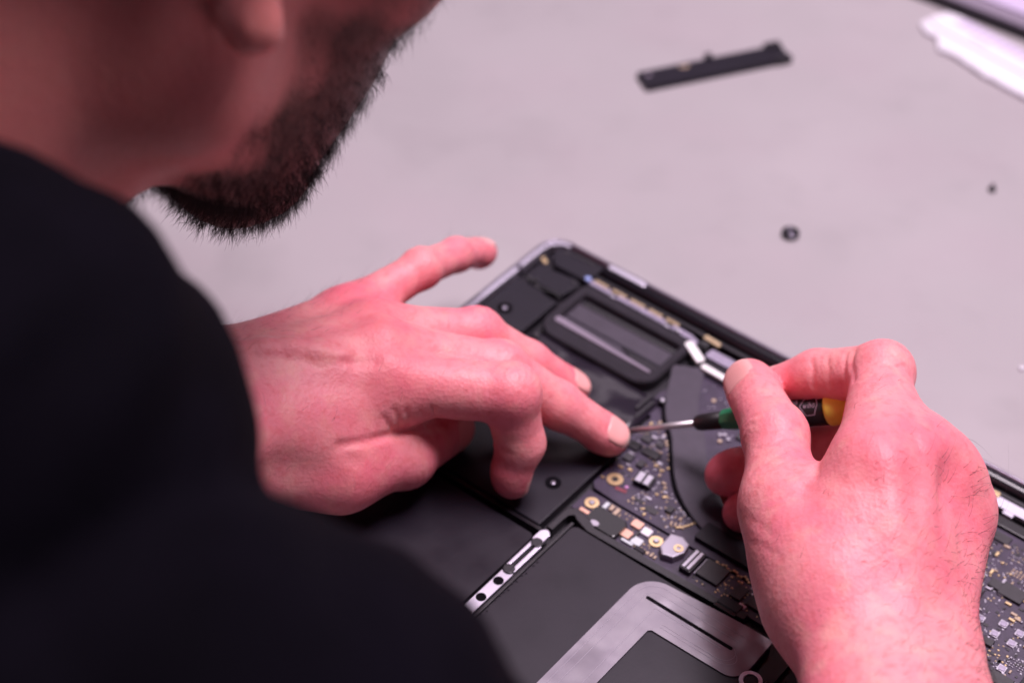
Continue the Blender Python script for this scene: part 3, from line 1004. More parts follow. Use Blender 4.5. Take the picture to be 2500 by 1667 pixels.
# print on the barrel: thin ribbons wrapped on the cylinder (s along the axis, t round it, in mm)
STROKES = {
    'w': [[(0, 1), (.25, 0), (.5, .8), (.75, 0), (1, 1)]], 'i': [[(.2, 0), (.2, 1)], [(.2, 1.3), (.2, 1.45)]],
    'h': [[(0, 0), (0, 1.6)], [(0, .7), (.3, 1), (.6, .8), (.6, 0)]], 'a': [[(.7, 1), (.2, 1), (0, .6), (.1, .1), (.5, 0), (.7, .3)], [(.7, 1), (.7, 0)]],
    's': [[(.6, .9), (.2, 1), (.05, .75), (.55, .35), (.4, 0), (0, .1)]], 'n': [[(0, 0), (0, 1)], [(0, .7), (.3, 1), (.6, .8), (.6, 0)]],
    'F': [[(0, 0), (0, 1.6), (.7, 1.6)], [(0, .85), (.55, .85)]], 'P': [[(0, 0), (0, 1.6), (.6, 1.5), (.65, .95), (0, .8)]],
    'c': [[(.6, .9), (.3, 1), (0, .6), (.1, .1), (.6, .1)]], 'o': [[(.3, 1), (0, .6), (.1, .05), (.45, 0), (.65, .5), (.3, 1)]],
    'x': [[(0, 0), (.6, 1)], [(0, 1), (.6, 0)]], '4': [[(.5, 0), (.5, 1.6), (0, .5), (.8, .5)]], '0': [[(.4, 1.6), (0, .9), (.35, 0), (.75, .7), (.4, 1.6)]],
}


def wrap(name, lines, wd, parent, material='print', rad=.00604):
    bm = bmesh.new()
    for ln_ in lines:
        P = []
        for a, b in zip(ln_, ln_[1:]):
            k = max(1, int(math.hypot(b[0] - a[0], b[1] - a[1]) / .4))
            P += [(a[0] + (b[0] - a[0]) * j / k, a[1] + (b[1] - a[1]) * j / k) for j in range(k)]
        P.append(ln_[-1])
        prev = None
        for i, p_ in enumerate(P):
            q0, q1 = P[max(0, i - 1)], P[min(len(P) - 1, i + 1)]
            d = np.array([q1[0] - q0[0], q1[1] - q0[1]])
            d /= max(np.linalg.norm(d), 1e-9)
            nn = np.array([-d[1], d[0]]) * wd / 2
            row = []
            for sg in (1, -1):
                s, t = p_[0] + sg * nn[0], p_[1] + sg * nn[1]
                th = t * .001 / rad
                row.append(bm.verts.new((s * .001, rad * math.sin(th), rad * math.cos(th))))
            if prev:
                bm.faces.new((prev[0], prev[1], row[1], row[0]))
            prev = row
    return build(name, bm, material, parent)


def word(txt, s0, t0, h, slant=.25):
    out = []
    s = s0
    for c in txt:
        if c == ' ':
            s += h * .5
            continue
        wmax = 0
        for ln_ in STROKES[c]:
            out.append([(s + x * h * .62 + y * h * slant * .6, t0 + y * h) for x, y in ln_])
            wmax = max(wmax, max(x for x, y in ln_))
        s += (wmax * .62 + .3) * h
    return out, s


T0 = 1.5                                               # the print sits on the upper side of the barrel
cs = s_cap * 1000 - 5.4
hexa = [(cs - 3.8, T0), (cs - 1.7, T0 + 3.4), (cs + 2.4, T0 + 3.4), (cs + 3.0, T0), (cs + 1.6, T0 - 3.4), (cs - 1.6, T0 - 3.4), (cs - 3.8, T0)]
wrap('emblem_outline', [hexa], 0.30, barrel)
lt, e_ = word('wiha', 0, 0, 1.35, .12)
lt = [[(cs - 2.45 + x * 4.9 / e_, T0 - .75 + y * 1.0) for x, y in l_] for l_ in lt]
wrap('emblem_letters', lt, 0.24, barrel)
l1, e1 = word('PicoFinish', 0, 0, 1.25)
wrap('lettering', [[(cs - 4.6 - e1 + x, T0 + .9 + y) for x, y in l_] for l_ in l1], 0.2, barrel)
l2, e2 = word('x 40', 0, 0, 1.15)
wrap('lettering', [[(cs - 4.4 - e2 + x, T0 - 1.9 + y) for x, y in l_] for l_ in l2], 0.2, barrel)
# ------------------------------------------------------------------ the person: distance-field sculpting, meshed with surface nets
from concurrent.futures import ThreadPoolExecutor
f32 = np.float32


def smin(a, b, k):
    h = np.clip(0.5 + 0.5 * (b - a) / k, 0, 1)
    return b + (a - b) * h - k * h * (1 - h)


def cone(p, a, ra, b, rb, n=None, s=1.0):
    """Tapered capsule; with n, s the section is flattened by s along direction n."""
    a = np.asarray(a, f32); b = np.asarray(b, f32)
    ba = b - a
    q = p - a
    t = np.clip(q @ ba / f32(ba @ ba), 0, 1)
    q = q - t[:, None] * ba
    if n is not None:
        n = np.asarray(n, f32)
        q = q + ((q @ n) * f32(s - 1))[:, None] * n
    return np.sqrt(np.einsum('ij,ij->i', q, q)) - (f32(ra) + f32(rb - ra) * t)


def ball(p, c, r):
    q = p - np.asarray(c, f32)
    return np.sqrt(np.einsum('ij,ij->i', q, q)) - f32(r)


def ellip(p, c, M, rad):
    """Ellipsoid: M rows are its axes, rad the half sizes."""
    q = (p - np.asarray(c, f32)) @ np.asarray(M, f32).T / np.asarray(rad, f32)
    k0 = np.sqrt(np.einsum('ij,ij->i', q, q))
    q2 = q / np.asarray(rad, f32)
    k1 = np.sqrt(np.einsum('ij,ij->i', q2, q2)) + f32(1e-9)
    return k0 * (k0 - 1) / k1


def unit(v):
    v = np.asarray(v, float)
    return v / np.linalg.norm(v)


POOL = ThreadPoolExecutor(4)


def chunked(fn, P, n=20000):
    return np.concatenate(list(POOL.map(fn, [P[i:i + n] for i in range(0, len(P), n)]))) if len(P) else np.zeros(0, f32)


def surface_net(fn, lo, hi, h, B=6, slack=1.6):
    lo = np.asarray(lo, float)
    nb = np.ceil((np.asarray(hi, float) - lo) / (B * h)).astype(int)
    ii = np.stack(np.meshgrid(*[np.arange(k) for k in nb], indexing='ij'), -1).reshape(-1, 3)
    ctr = (lo + (ii + .5) * B * h).astype(f32)
    keep = np.abs(chunked(fn, ctr)) < B * h * 0.87 * slack
    ii = ii[keep]
    loc = np.stack(np.meshgrid(*[np.arange(B + 1)] * 3, indexing='ij'), -1).reshape(-1, 3)
    P = (lo + (ii[:, None, :] * B + loc[None]) * h).astype(f32).reshape(-1, 3)
    D = chunked(fn, P)
    D = D.reshape(len(ii), B + 1, B + 1, B + 1)
    S = D < 0
    N = nb * B + 2
    # cells with a sign change
    corners = [(a, b, c) for a in (0, 1) for b in (0, 1) for c in (0, 1)]
    cnt = sum(S[:, a:a + B, b:b + B, c:c + B].astype(np.int8) for a, b, c in corners)
    act = np.argwhere((cnt > 0) & (cnt < 8))
    acc = np.zeros((len(act), 3)); num = np.zeros(len(act))
    bi, x, y, z = act.T
    for a, b, c in corners:
        for axn in range(3):
            if (a, b, c)[axn]:
                continue
            e = [a, b, c]; e[axn] = 1
            d0 = D[bi, x + a, y + b, z + c]; d1 = D[bi, x + e[0], y + e[1], z + e[2]]
            cr = (d0 < 0) != (d1 < 0)
            t = np.where(cr, d0 / np.where(cr, d0 - d1, 1), 0)
            pt = np.stack([np.full(len(act), v, float) for v in (a, b, c)], -1)
            pt[:, axn] += t
            acc[cr] += pt[cr]; num[cr] += 1
    cell = ii[bi] * B + np.stack([x, y, z], -1)
    verts = lo + (cell + acc / num[:, None]) * h
    key = (cell[:, 0].astype(np.int64) * N[1] + cell[:, 1]) * N[2] + cell[:, 2]
    order = np.argsort(key)
    ks = key[order]
    quads = []
    for axn in range(3):
        sl0 = [slice(0, B)] * 3
        sl1 = list(sl0); sl1[axn] = slice(1, B + 1)
        A = S[(slice(None), *sl0)]; Bq = S[(slice(None), *sl1)]
        ed = np.argwhere(A != Bq)
        if not len(ed):
            continue
        pt = ii[ed[:, 0]] * B + ed[:, 1:]
        flip = A[tuple(ed.T)]
        o1, o2 = [(1, 2), (2, 0), (0, 1)][axn]
        cs_ = []
        for d1, d2 in ((0, 0), (1, 0), (1, 1), (0, 1)):
            c = pt.copy(); c[:, o1] -= d1; c[:, o2] -= d2
            cs_.append((c[:, 0].astype(np.int64) * N[1] + c[:, 1]) * N[2] + c[:, 2])
        cs_ = np.stack(cs_, -1)
        pos = np.clip(np.searchsorted(ks, cs_), 0, len(ks) - 1)
        ok = (ks[pos] == cs_).all(1)
        q = order[pos]
        q = np.where(flip[:, None], q, q[:, ::-1])
        quads.append(q[ok])
    Q = np.concatenate(quads)
    # pull the vertices onto the surface
    P = verts.astype(f32)
    e = f32(h * .5)
    for it in range(2):
        d = chunked(fn, P)
        if it == 0:
            g = np.stack([chunked(fn, P + np.eye(3, dtype=f32)[k] * e) - chunked(fn, P - np.eye(3, dtype=f32)[k] * e) for k in range(3)], -1) / (2 * e)
            gl = np.einsum('ij,ij->i', g, g)
        stp = (d / np.maximum(gl, .25))[:, None] * g
        ln_ = np.linalg.norm(stp, axis=1, keepdims=True)
        P = P - stp * np.minimum(1, 0.6 * h / np.maximum(ln_, 1e-9)).astype(f32)
    nrm = g / np.sqrt(np.maximum(gl, 1e-12))[:, None]
    return P, Q, nrm


def z1(x, y, z):
    return pz(500 + .4848 * x, 540 + .4848 * y, z * 1e-3)


def z2(x, y, z):
    return pz(1650 + .5655 * x, 780 + .5655 * y, z * 1e-3)


class Hand:
    """Fingers are chains of tapered capsules that blend with the palm but not with one another."""

    def __init__(self, wrist, elbow, normal, spread, chains, radii, dorsal, meta_r, wrist_r=(.0285, .0205), thumb_web=None, extra=(), cuts=()):
        self.wrist, self.elbow = np.asarray(wrist), np.asarray(elbow)
        self.n, self.sp = unit(normal), unit(spread)
        self.ch, self.rad, self.dor = chains, radii, dorsal
        self.meta_r, self.wr = meta_r, wrist_r
        self.web = thumb_web
        self.extra, self.cuts = list(extra), cuts
        self.grooves = []

    def fn(self, p):
        W, n, sp = self.wrist, self.n, self.sp
        fore = unit(self.elbow - W)
        nf = unit(n - fore * (n @ fore))
        arm = cone(p, W, self.wr[0], W + fore * .085, self.wr[0] * 1.22, nf, self.wr[0] / self.wr[1])
        arm = smin(arm, cone(p, W + fore * .085, self.wr[0] * 1.22, self.elbow, .043, nf, 1.12), .03)
        palm = arm
        names = ('index', 'middle', 'ring', 'pinky')
        off = dict(index=.013, middle=.0045, ring=-.0045, pinky=-.013)
        for k in names:
            a = W + sp * off[k] - fore * .010 - n * .002
            b = self.ch[k][0]
            r = self.meta_r[k]
            palm = smin(palm, cone(p, a, .0145, b - n * .003, r, n, 1.05), .012)
        # fill between the metacarpals and the heel of the hand
        mid = (self.ch['index'][0] + self.ch['pinky'][0]) / 2
        palm = smin(palm, cone(p, W - fore * .02, .020, mid - n * .008 + fore * .006, .024, n, 1.7), .012)
        th = self.ch['thumb']
        thr = self.rad['thumb']
        palm = smin(palm, cone(p, th[0], thr[0], th[1], thr[1]), .012)
        if self.web is not None:
            for a, ra, b, rb, k in self.web:
                palm = smin(palm, cone(p, a, ra, b, rb), k)
        for a, ra, b, rb, k in self.extra:                 # tendons and veins standing out
            palm = smin(palm, cone(p, a, ra, b, rb), k)
        d = None
        for nm in names + ('thumb',):
            c, r = self.ch[nm], self.rad[nm]
            dn = self.dor[nm]
            i0 = 1 if nm == 'thumb' else 0
            f = None
            for i in range(i0, 3):
                s = cone(p, c[i], r[i], c[i + 1], r[i + 1])
                f = s if f is None else smin(f, s, .0035)
            # knuckle and finger pad
            pipr = r[1] if nm != 'thumb' else r[2]
            pip = c[1] if nm != 'thumb' else c[2]
            f = smin(f, ball(p, pip + dn[1] * pipr * .10, pipr * .93), .004)
            axd = unit(c[3] - c[2])
            dd = unit(dn[3] - axd * (dn[3] @ axd))
            f = smin(f, ball(p, c[3] - axd * r[3] * .5 - dd * r[3] * .22, r[3] * .93), .004)
            # slightly flat nail bed
            q = p - np.asarray(c[3], f32)
            bed = (q @ dd.astype(f32)) - f32(r[3] * .80)
            onbed = np.exp(-((q @ axd.astype(f32) + f32(r[3] * .1)) / f32(r[3] * 1.1)) ** 2)
            f = np.where(bed > -r[3] * .5, np.maximum(f, f * (1 - onbed * .6) + onbed * .6 * np.maximum(f, bed)), f)
            # skin folds over the joint
            axs = unit(c[2] - c[0]) if nm != 'thumb' else unit(c[3] - c[1])
            q = p - np.asarray(pip, f32)
            s = q @ axs.astype(f32)
            dm = np.clip((q @ dn[1].astype(f32)) / f32(pipr), 0, 1)
            w1 = q @ self.sp.astype(f32)
            f = f + f32(.00013) * dm * dm * np.exp(-(s / f32(.0045)) ** 2) * np.cos(s * f32(2 * math.pi / .0026) + 2.5 * np.sin(w1 * 420 + s * 300) + 1.5 * np.sin(w1 * 900))
            # crease at the last joint on the inner side
            q = p - np.asarray(c[2], f32)
            s = q @ axd.astype(f32)
            f = f + f32(.00035) * np.clip(-(q @ dd.astype(f32)) / f32(r[2]), 0, 1) * np.exp(-(s / f32(.0011)) ** 2)
            k = .0075 if nm != 'thumb' else .009
            g = smin(palm, f, k)
            d = g if d is None else np.minimum(d, g)
        for c, r, a in self.cuts:                          # small hollows and skin folds
            q = p - np.asarray(c, f32)
            d = d + f32(a) * np.exp(-np.einsum('ij,ij->i', q, q) / f32(r * r))
        for pts, r, a in self.grooves:                     # creases following a line
            g = None
            for u_, v_ in zip(pts, pts[1:]):
                e = cone(p, u_, 0, v_, 0)
                g = e if g is None else np.minimum(g, e)
            d = d + f32(a) * np.exp(-(g / f32(r)) ** 2)
        return d


def dorsals(chain, hint):
    hint = unit(hint)
    out = []
    for i in range(4):
        a = chain[max(0, i - 1)]; b = chain[min(3, i + 1)]
        ax_ = unit(b - a)
        out.append(unit(hint - ax_ * (hint @ ax_)))
    return out


# ---- left hand, pressing a part down with middle and ring finger tip
LC = dict(
    index=[z1(920, 810, 57), z1(1535, 868, 54), z1(1588, 1120, 34), z1(1550, 1300, 20)],
    middle=[z1(900, 660, 61), z1(1480, 745, 49), z1(1780, 925, 32), z1(2045, 1085, 18.8)],
    ring=[z1(830, 560, 59), z1(1370, 565, 49), z1(1630, 710, 33.5), z1(1858, 838, 19)],
    pinky=[z1(700, 475, 54), z1(1090, 240, 56), z1(1265, 170, 46), z1(1400, 152, 34)],
    thumb=[z1(150, 1180, 44), z1(690, 1265, 37), z1(1005, 1185, 29), z1(1240, 1040, 21)])
LR = dict(index=[.0118, .0103, .0086, .0070], middle=[.0112, .0098, .0085, .0070], ring=[.0104, .0088, .0077, .0064], pinky=[.0090, .0070, .0064, .0056],
          thumb=[.0165, .0122, .0106, .0088])
ln_n = V(-.05, .62, .78)
LD = dict(index=dorsals(LC['index'], V(.97, .2, .05)), middle=dorsals(LC['middle'], V(.35, .5, .8)), ring=dorsals(LC['ring'], V(.25, .7, .65)),
          pinky=dorsals(LC['pinky'], V(0, .72, .70)), thumb=dorsals(LC['thumb'], V(.1, -.35, .9)))
LW, LE = z1(-180, 930, 62), np.array([-.33, .60, .045])
lx = []
for k, rr in (('index', .0030), ('middle', .0032), ('ring', .0030), ('pinky', .0026)):
    b = LC[k][0]
    a = LW + (b - LW) * .35
    lx.append((a + ln_n * .0125, rr * .8, b + ln_n * (LR[k][0] * .74), rr, .008))
# a vein over the back of the hand
vp = [z1(150, 660, 82), z1(420, 640, 83), z1(640, 680, 82), z1(840, 705, 78)]
left = Hand(LW, LE, ln_n, V(.1, -.8, .3), LC, LR, LD, dict(index=.0128, middle=.0120, ring=.0112, pinky=.0104), (.0290, .0215),
            thumb_web=[(z1(500, 1080, 44), .014, z1(860, 1010, 42), .0105, .014), (z1(100, 1120, 46), .020, z1(560, 1130, 42), .0155, .014)],
            extra=lx,
            cuts=[(z1(985, 1050, 47), .0035, .0016), (z1(1190, 1035, 47), .003, .0016), (z1(690, 1125, 46), .005, .0018),
                  (z1(420, 1250, 53), .010, .0014), (z1(800, 710, 75), .005, .0010), (z1(1000, 490, 66), .007, .0012)])

# ---- right hand, holding the screwdriver like a pen
RC = dict(
    index=[z2(860, 640, 82), z2(890, 232, 77), z2(610, 240, 62.5), z2(405, 292, 50)],
    middle=[z2(1020, 600, 79), z2(860, 480, 44), z2(540, 570, 32), z2(215, 672, 23)],
    ring=[z2(1150, 680, 68), z2(880, 660, 32), z2(590, 760, 22), z2(285, 835, 16)],
    pinky=[z2(1225, 840, 56), z2(1030, 820, 24), z2(800, 900, 18), z2(560, 930, 16)],
    thumb=[z2(660, 1180, 56), z2(462, 800, 62), z2(432, 500, 64), z2(316, 278, 58)])
RR = dict(index=[.0130, .0103, .0087, .0075], middle=[.0122, .0095, .0086, .0076], ring=[.0112, .0088, .0078, .0070], pinky=[.0098, .0078, .0070, .0062],
          thumb=[.0190, .0124, .0106, .0090])
rn_n = V(.18, .10, .98)
RD = dict(index=dorsals(RC['index'], V(.35, .9, .35)), middle=dorsals(RC['middle'], V(.1, -.6, -.7)), ring=dorsals(RC['ring'], V(.1, -.6, -.7)),
          pinky=dorsals(RC['pinky'], V(.1, -.6, -.7)), thumb=dorsals(RC['thumb'], V(-.58, .12, .80)))
RW, RE = z2(930, 1480, 54), np.array([.135, .135, .055])
rx = []
for k, rr in (('index', .0030), ('middle', .0036), ('ring', .0030)):
    b = RC[k][0]
    a = RW + (b - RW) * .30
    rx.append((a + rn_n * .0130, rr * .8, b + rn_n * (RR[k][0] * .80), rr, .007))
right = Hand(RW, RE, rn_n, V(-1, .05, .15), RC, RR, RD, dict(index=.0140, middle=.0132, ring=.0122, pinky=.0112), (.0300, .0215),
             thumb_web=[(z2(560, 920, 62), .015, z2(770, 870, 67), .0125, .014), (z2(680, 1150, 58), .020, z2(820, 1000, 64), .018, .018),
                        (z2(930, 420, 76), .0095, z2(1060, 600, 74), .0115, .010)],
             extra=rx, cuts=[(z2(560, 760, 80), .006, .0012), (z2(700, 300, 72), .003, .0008), (z2(1190, 640, 84), .007, .0014), (z2(1230, 800, 78), .008, .0012)])



def on_skin(h, zf, pts):
    """Points of the skin seen at the given places of the photograph."""
    O_ = np.array([zf(x, y, 0) for x, y in pts]) - CPOS
    D_ = (O_ / np.linalg.norm(O_, axis=1, keepdims=True)).astype(f32)
    t = np.full(len(pts), .52, f32)
    for _ in range(60):
        t = t + np.clip(h.fn(CPOS.astype(f32) + D_ * t[:, None]), -.01, .05) * f32(.8)
    return CPOS + D_ * t[:, None]


lg = [([(680, 1130), (820, 1105), (985, 1062), (1080, 1042), (1200, 1025)], .0015, .0012), ([(955, 950), (975, 1010), (988, 1060)], .0010, .0006), ([(1015, 955), (1032, 1000), (1038, 1045)], .0009, .0005),
      ([(900, 985), (930, 1030), (962, 1066)], .0010, .0005), ([(1090, 960), (1110, 1010), (1118, 1040)], .0009, .0004), ([(330, 1215), (480, 1250), (640, 1265)], .0060, .0008),
      ([(690, 1160), (760, 1210)], .0030, .0006), ([(700, 706), (780, 716), (850, 704)], .0022, .0008), ([(1150, 940), (1165, 990), (1180, 1030)], .0009, .0005)]
rg_ = [([(588, 175), (594, 230), (590, 290)], .0011, .0007), ([(655, 165), (662, 220), (660, 285)], .0010, .0004), ([(735, 150), (728, 215), (735, 275)], .0010, .0005), ([(770, 135), (757, 200), (768, 265)], .0012, .0008),
       ([(330, 655), (390, 615), (470, 570)], .0010, .0003), ([(345, 690), (420, 640), (500, 600)], .0009, .0003), ([(350, 560), (420, 540), (490, 505)], .0010, .0003),
       ([(604, 640), (600, 680), (560, 720)], .0022, .0008), ([(1135, 480), (1185, 620), (1235, 800), (1262, 950)], .0080, .0014), ([(300, 850), (360, 880), (420, 930)], .0016, .00018),
       ([(320, 960), (390, 985), (450, 1030)], .0014, .00016), ([(930, 140), (950, 160), (985, 165)], .0008, .0003), ([(900, 190), (940, 205), (990, 200)], .0008, .0003)]
lv = [[(150, 655), (300, 640), (430, 640), (560, 662), (690, 690)]]
rv = []
for h, zf, gr, ve, rr in ((left, z1, lg, lv, .0017), (right, z2, rg_, rv, .0016)):
    G = [(list(on_skin(h, zf, pts)), r, a) for pts, r, a in gr]
    E_ = []
    for pts in ve:
        q = on_skin(h, zf, pts)
        q = [c - unit(CPOS - c) * .0019 for c in q]
        E_ += [(a, rr, b, rr, .0055) for a, b in zip(q, q[1:])]
    h.grooves = G
    h.extra += E_

FINE = 0.00085


# ------------------------------------------------------------------ head, body core and shirt
_y, _p, _o = math.radians(41), math.radians(5), math.radians(35)
HF = V(math.sin(_y) * math.cos(_p), -math.sin(_p), -math.cos(_y) * math.cos(_p))
HU = unit(_U - HF * (_U @ HF))
HU = math.cos(_o) * HU + math.sin(_o) * np.cross(HF, HU)
HF = unit(HF)
HU = unit(HU - HF * (HU @ HF))
HR = np.cross(HF, HU)
HS = .001
LOBE = pd(604, 76, .52)
HC = LOBE - (3 * HF - 30 * HU + 74 * HR) * HS


def hp(f, u, r):
    return HC + (f * HF + u * HU + r * HR) * HS


HM = np.stack([HF, HU, HR])
NECK0, NECK1 = hp(-14, -45, 0), hp(-52, -150, 0)


def head_fn(p):
    d = ellip(p, hp(-6, 55, 0), HM, np.array([98, 84, 75]) * HS)
    d = smin(d, ellip(p, hp(42, 2, 0), HM, np.array([56, 74, 60]) * HS), .03)
    d = smin(d, ellip(p, hp(50, -55, 0), HM, np.array([52, 48, 53]) * HS), .03)
    for s in (1, -1):
        d = smin(d, cone(p, hp(12, -60, 50 * s), .015, hp(84, -92, 15 * s), .015), .025)
        d = smin(d, cone(p, hp(6, -10, 60 * s), .010, hp(12, -60, 50 * s), .014), .02)
        d = smin(d, ball(p, hp(60, -6, 48 * s), .018), .02)
        d = smin(d, ball(p, hp(82, 33, 28 * s), .014), .012)           # brow
        d = np.maximum(d, -(ball(p, hp(96, 14, 31 * s), .012)))        # eye socket
        d = smin(d, ball(p, hp(80, 13, 31 * s), .0125), .004)
    d = smin(d, ball(p, hp(88, -104, 0), .017), .02)
    d = smin(d, cone(p, hp(94, 22, 0), .008, hp(112, -20, 0), .0115), .012)
    for s in (1, -1):
        d = smin(d, ball(p, hp(104, -24, 10 * s), .008), .006)
    d = smin(d, cone(p, hp(98, -50, -14), .005, hp(98, -50, 14), .005), .006)
    d = smin(d, cone(p, hp(96, -61, -12), .0055, hp(96, -61, 12), .0055), .006)
    d = smin(d, cone(p, NECK0, .053, NECK1, .060), .022)
    d = smin(d, cone(p, hp(-20, -15, 58), .010, hp(30, -135, 12), .010), .020)   # the neck muscle behind the ear
    for s in (1, -1):
        em = np.stack([unit(HF * .92 + HR * s * -.30), HU, unit(HR * s + HF * .30)])
        e = ellip(p, hp(-10, 2, 78 * s), em, np.array([17, 31, 5.5]) * HS)
        e = smin(e, ball(p, hp(1, -27, 78 * s), .0080), .008)
        e = np.maximum(e, -ellip(p, hp(-4, 0, 85 * s), em, np.array([10, 17, 5.5]) * HS))
        d = smin(d, e, .004)
    return d


SH = [pd(-110, 1090, .44), pd(-330, 1020, .455), pd(525, 2010, .42), pd(-260, 1800, .44)]
CHEST = pd(-520, 1080, .53) + np.array([-.055, .0, .035])
LSH = np.array([-.22, .66, .20])
PEL = np.array([-.52, .40, -.25])


def core_fn(p):
    d = head_fn(p)
    d = smin(d, cone(p, NECK1, .055, CHEST, .07), .03)
    d = smin(d, cone(p, CHEST, .07, PEL, .12), .05)
    d = smin(d, cone(p, SH[1], .050, SH[0], .050), .03)
    d = smin(d, cone(p, SH[0], .050, SH[3], .048), .02)
    d = smin(d, cone(p, SH[3], .048, SH[2], .046), .02)
    d = smin(d, cone(p, SH[2], .046, RE, .041), .02)
    d = smin(d, cone(p, RE + (RW - RE) * .38, .0405, RE, .042), .01)
    d = smin(d, cone(p, LSH, .05, LE, .042), .02)
    d = smin(d, cone(p, LSH, .05, CHEST, .06), .03)
    d = smin(d, cone(p, LE + (LW - LE) * .36, .0405, LE, .042), .01)
    return d


def folds(p):
    x, y, z = p.T
    return (np.sin(x * 95 + y * 40 + 2.2 * np.sin(z * 60)) * np.sin(z * 70 - x * 30 + y * 20) * f32(.0026)
            + np.sin(x * 210 - z * 160 + 3 * np.sin(y * 55)) * f32(.0006))


def shirt_fn(p):
    d = cone(p, SH[1], .0630, SH[0], .0655)
    d = smin(d, cone(p, SH[1], .0600, pd(-600, 1060, .52), .060), .012)
    d = smin(d, cone(p, SH[1], .058, SH[3], .058), .02)
    d = smin(d, cone(p, SH[3], .050, SH[2], .0655), .010)
    d = smin(d, cone(p, SH[2], .0655, SH[2] + (RE - SH[2]) * .86, .050), .012)
    d = smin(d, cone(p, CHEST, .078, PEL + np.array([-.04, 0, 0]), .15), .05)
    d = smin(d, cone(p, SH[3], .055, PEL, .13), .03)
    d = smin(d, cone(p, LSH, .062, LSH + (LE - LSH) * .9, .055), .02)
    d = smin(d, cone(p, LSH, .062, CHEST, .070), .03)
    d = d + folds(p)
    # open ends of the sleeves
    for a, e in ((SH[2], RE), (LSH, LE)):
        ax_ = unit(e - a)
        q = p - np.asarray(e, f32)
        d = np.where(np.einsum('ij,ij->i', q, q) < .11 ** 2, np.maximum(d, q @ ax_.astype(f32) - f32(.012)), d)
    return d


# ---- one body mesh: head and core, both arms and hands
parts_ = []
P0, Q0, N0 = surface_net(core_fn, (-.75, .02, -.42), (.26, .86, .56), .005)
parts_.append((P0, Q0, N0, 'core'))
for h_, nm in ((left, 'left'), (right, 'right')):
    pts = np.array([h_.wrist] + [q for c in h_.ch.values() for q in c])
    e2 = h_.wrist + (h_.elbow - h_.wrist) * (.66 if nm == 'right' else .40)
    lo, hi = np.minimum(pts.min(0) - .05, e2 - .05), np.maximum(pts.max(0) + .05, e2 + .05)
    def fn_cut(p, h_=h_, e2=e2):
        d = h_.fn(p)
        ax_ = unit(h_.elbow - h_.wrist)
        return np.maximum(d, (p - np.asarray(e2, f32)) @ ax_.astype(f32))
    P, Q, N = surface_net(fn_cut, lo, hi, FINE)
    parts_.append((P, Q, N, nm))
VV, FF, off = [], [], 0
for P, Q, N, nm in parts_:
    VV.append(P); FF.append(Q + off); off += len(P)
VV, FF = np.concatenate(VV), np.concatenate(FF)
NN = np.concatenate([x[2] for x in parts_])
me = bpy.data.meshes.new('person')
me.vertices.add(len(VV))
me.vertices.foreach_set('co', VV.astype(f32).ravel())
me.loops.add(FF.size)
me.loops.foreach_set('vertex_index', FF.astype(np.int32).ravel())
me.polygons.add(len(FF))
me.polygons.foreach_set('loop_start', np.arange(0, FF.size, 4, dtype=np.int32))
me.polygons.foreach_set('use_smooth', np.ones(len(FF), bool))
me.update(calc_edges=True)
me.validate()
# redness of knuckles and finger tips, beard stubble
red = np.zeros(len(VV), f32)
spots_ = []
for h_, C_, R_ in ((left, LC, LR), (right, RC, RR)):
    for k, c in C_.items():
        spots_ += [(c[3], .011, .55), (c[2], .008, .25), (c[1], .011, .35)]
        if k != 'thumb':
            spots_.append((c[0] + h_.n * .010, .013, .50))
spots_ += [(z1(1000, 730, 72), .016, .5), (z1(900, 480, 62), .014, .4), (z1(800, 1270, 48), .014, .4), (z2(860, 640, 90), .022, .25), (z2(1250, 1050, 75), .020, .3)]
for c, r, a in spots_:
    q = VV - np.asarray(c, f32)
    red = np.maximum(red, f32(a) * np.exp(-np.einsum('ij,ij->i', q, q) / f32(r * r)))
L = (VV - HC.astype(f32)) @ HM.T.astype(f32) / f32(HS)
fh, uh, rh = L.T
is_head = np.arange(len(VV)) < len(P0)
ss = lambda x, a, b: np.clip((x - a) / (b - a), 0, 1)
wob = 6 * np.sin(uh * .21 + rh * .13) + 4 * np.sin(fh * .33 + uh * .12)
bmask = ss(fh + wob - uh * .12 - 4, 34, 50) * ss(-uh + wob, 2, 22) * ss(uh + fh * .55 + wob, -110, -95)
bmask = np.where(is_head & (np.abs(rh) < 80) & (uh > -135) & ~((uh > -66) & (uh < -45) & (fh > 92) & (np.abs(rh) < 22)), bmask, 0).astype(f32)
head_shade = np.where(is_head & (uh > -220) & (np.abs(rh) < 160), .8, 0).astype(f32)  # head and neck take the painted shade
for nm, arr in (('red', red), ('stubble', bmask), ('tan', head_shade)):
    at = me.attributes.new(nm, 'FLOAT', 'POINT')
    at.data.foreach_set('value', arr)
nt = MAT['skin'].node_tree
bs = nt.nodes['Principled BSDF']
src = bs.inputs['Base Color'].links[0].from_socket
at = nt.nodes.new('ShaderNodeAttribute'); at.attribute_name = 'stubble'
mx = nt.nodes.new('ShaderNodeMix'); mx.data_type = 'RGBA'
ml = nt.nodes.new('ShaderNodeMath'); ml.operation = 'MULTIPLY'; ml.inputs[1].default_value = .9
nt.links.new(at.outputs['Fac'], ml.inputs[0])
nt.links.new(ml.outputs[0], mx.inputs['Factor'])
nt.links.new(src, mx.inputs['A'])
mx.inputs['B'].default_value = (.10, .044, .036, 1)
nt.links.new(mx.outputs['Result'], bs.inputs['Base Color'])
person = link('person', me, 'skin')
tag(person, 'bearded person in a black shirt leaning over the laptop, both hands at work on it', 'person')

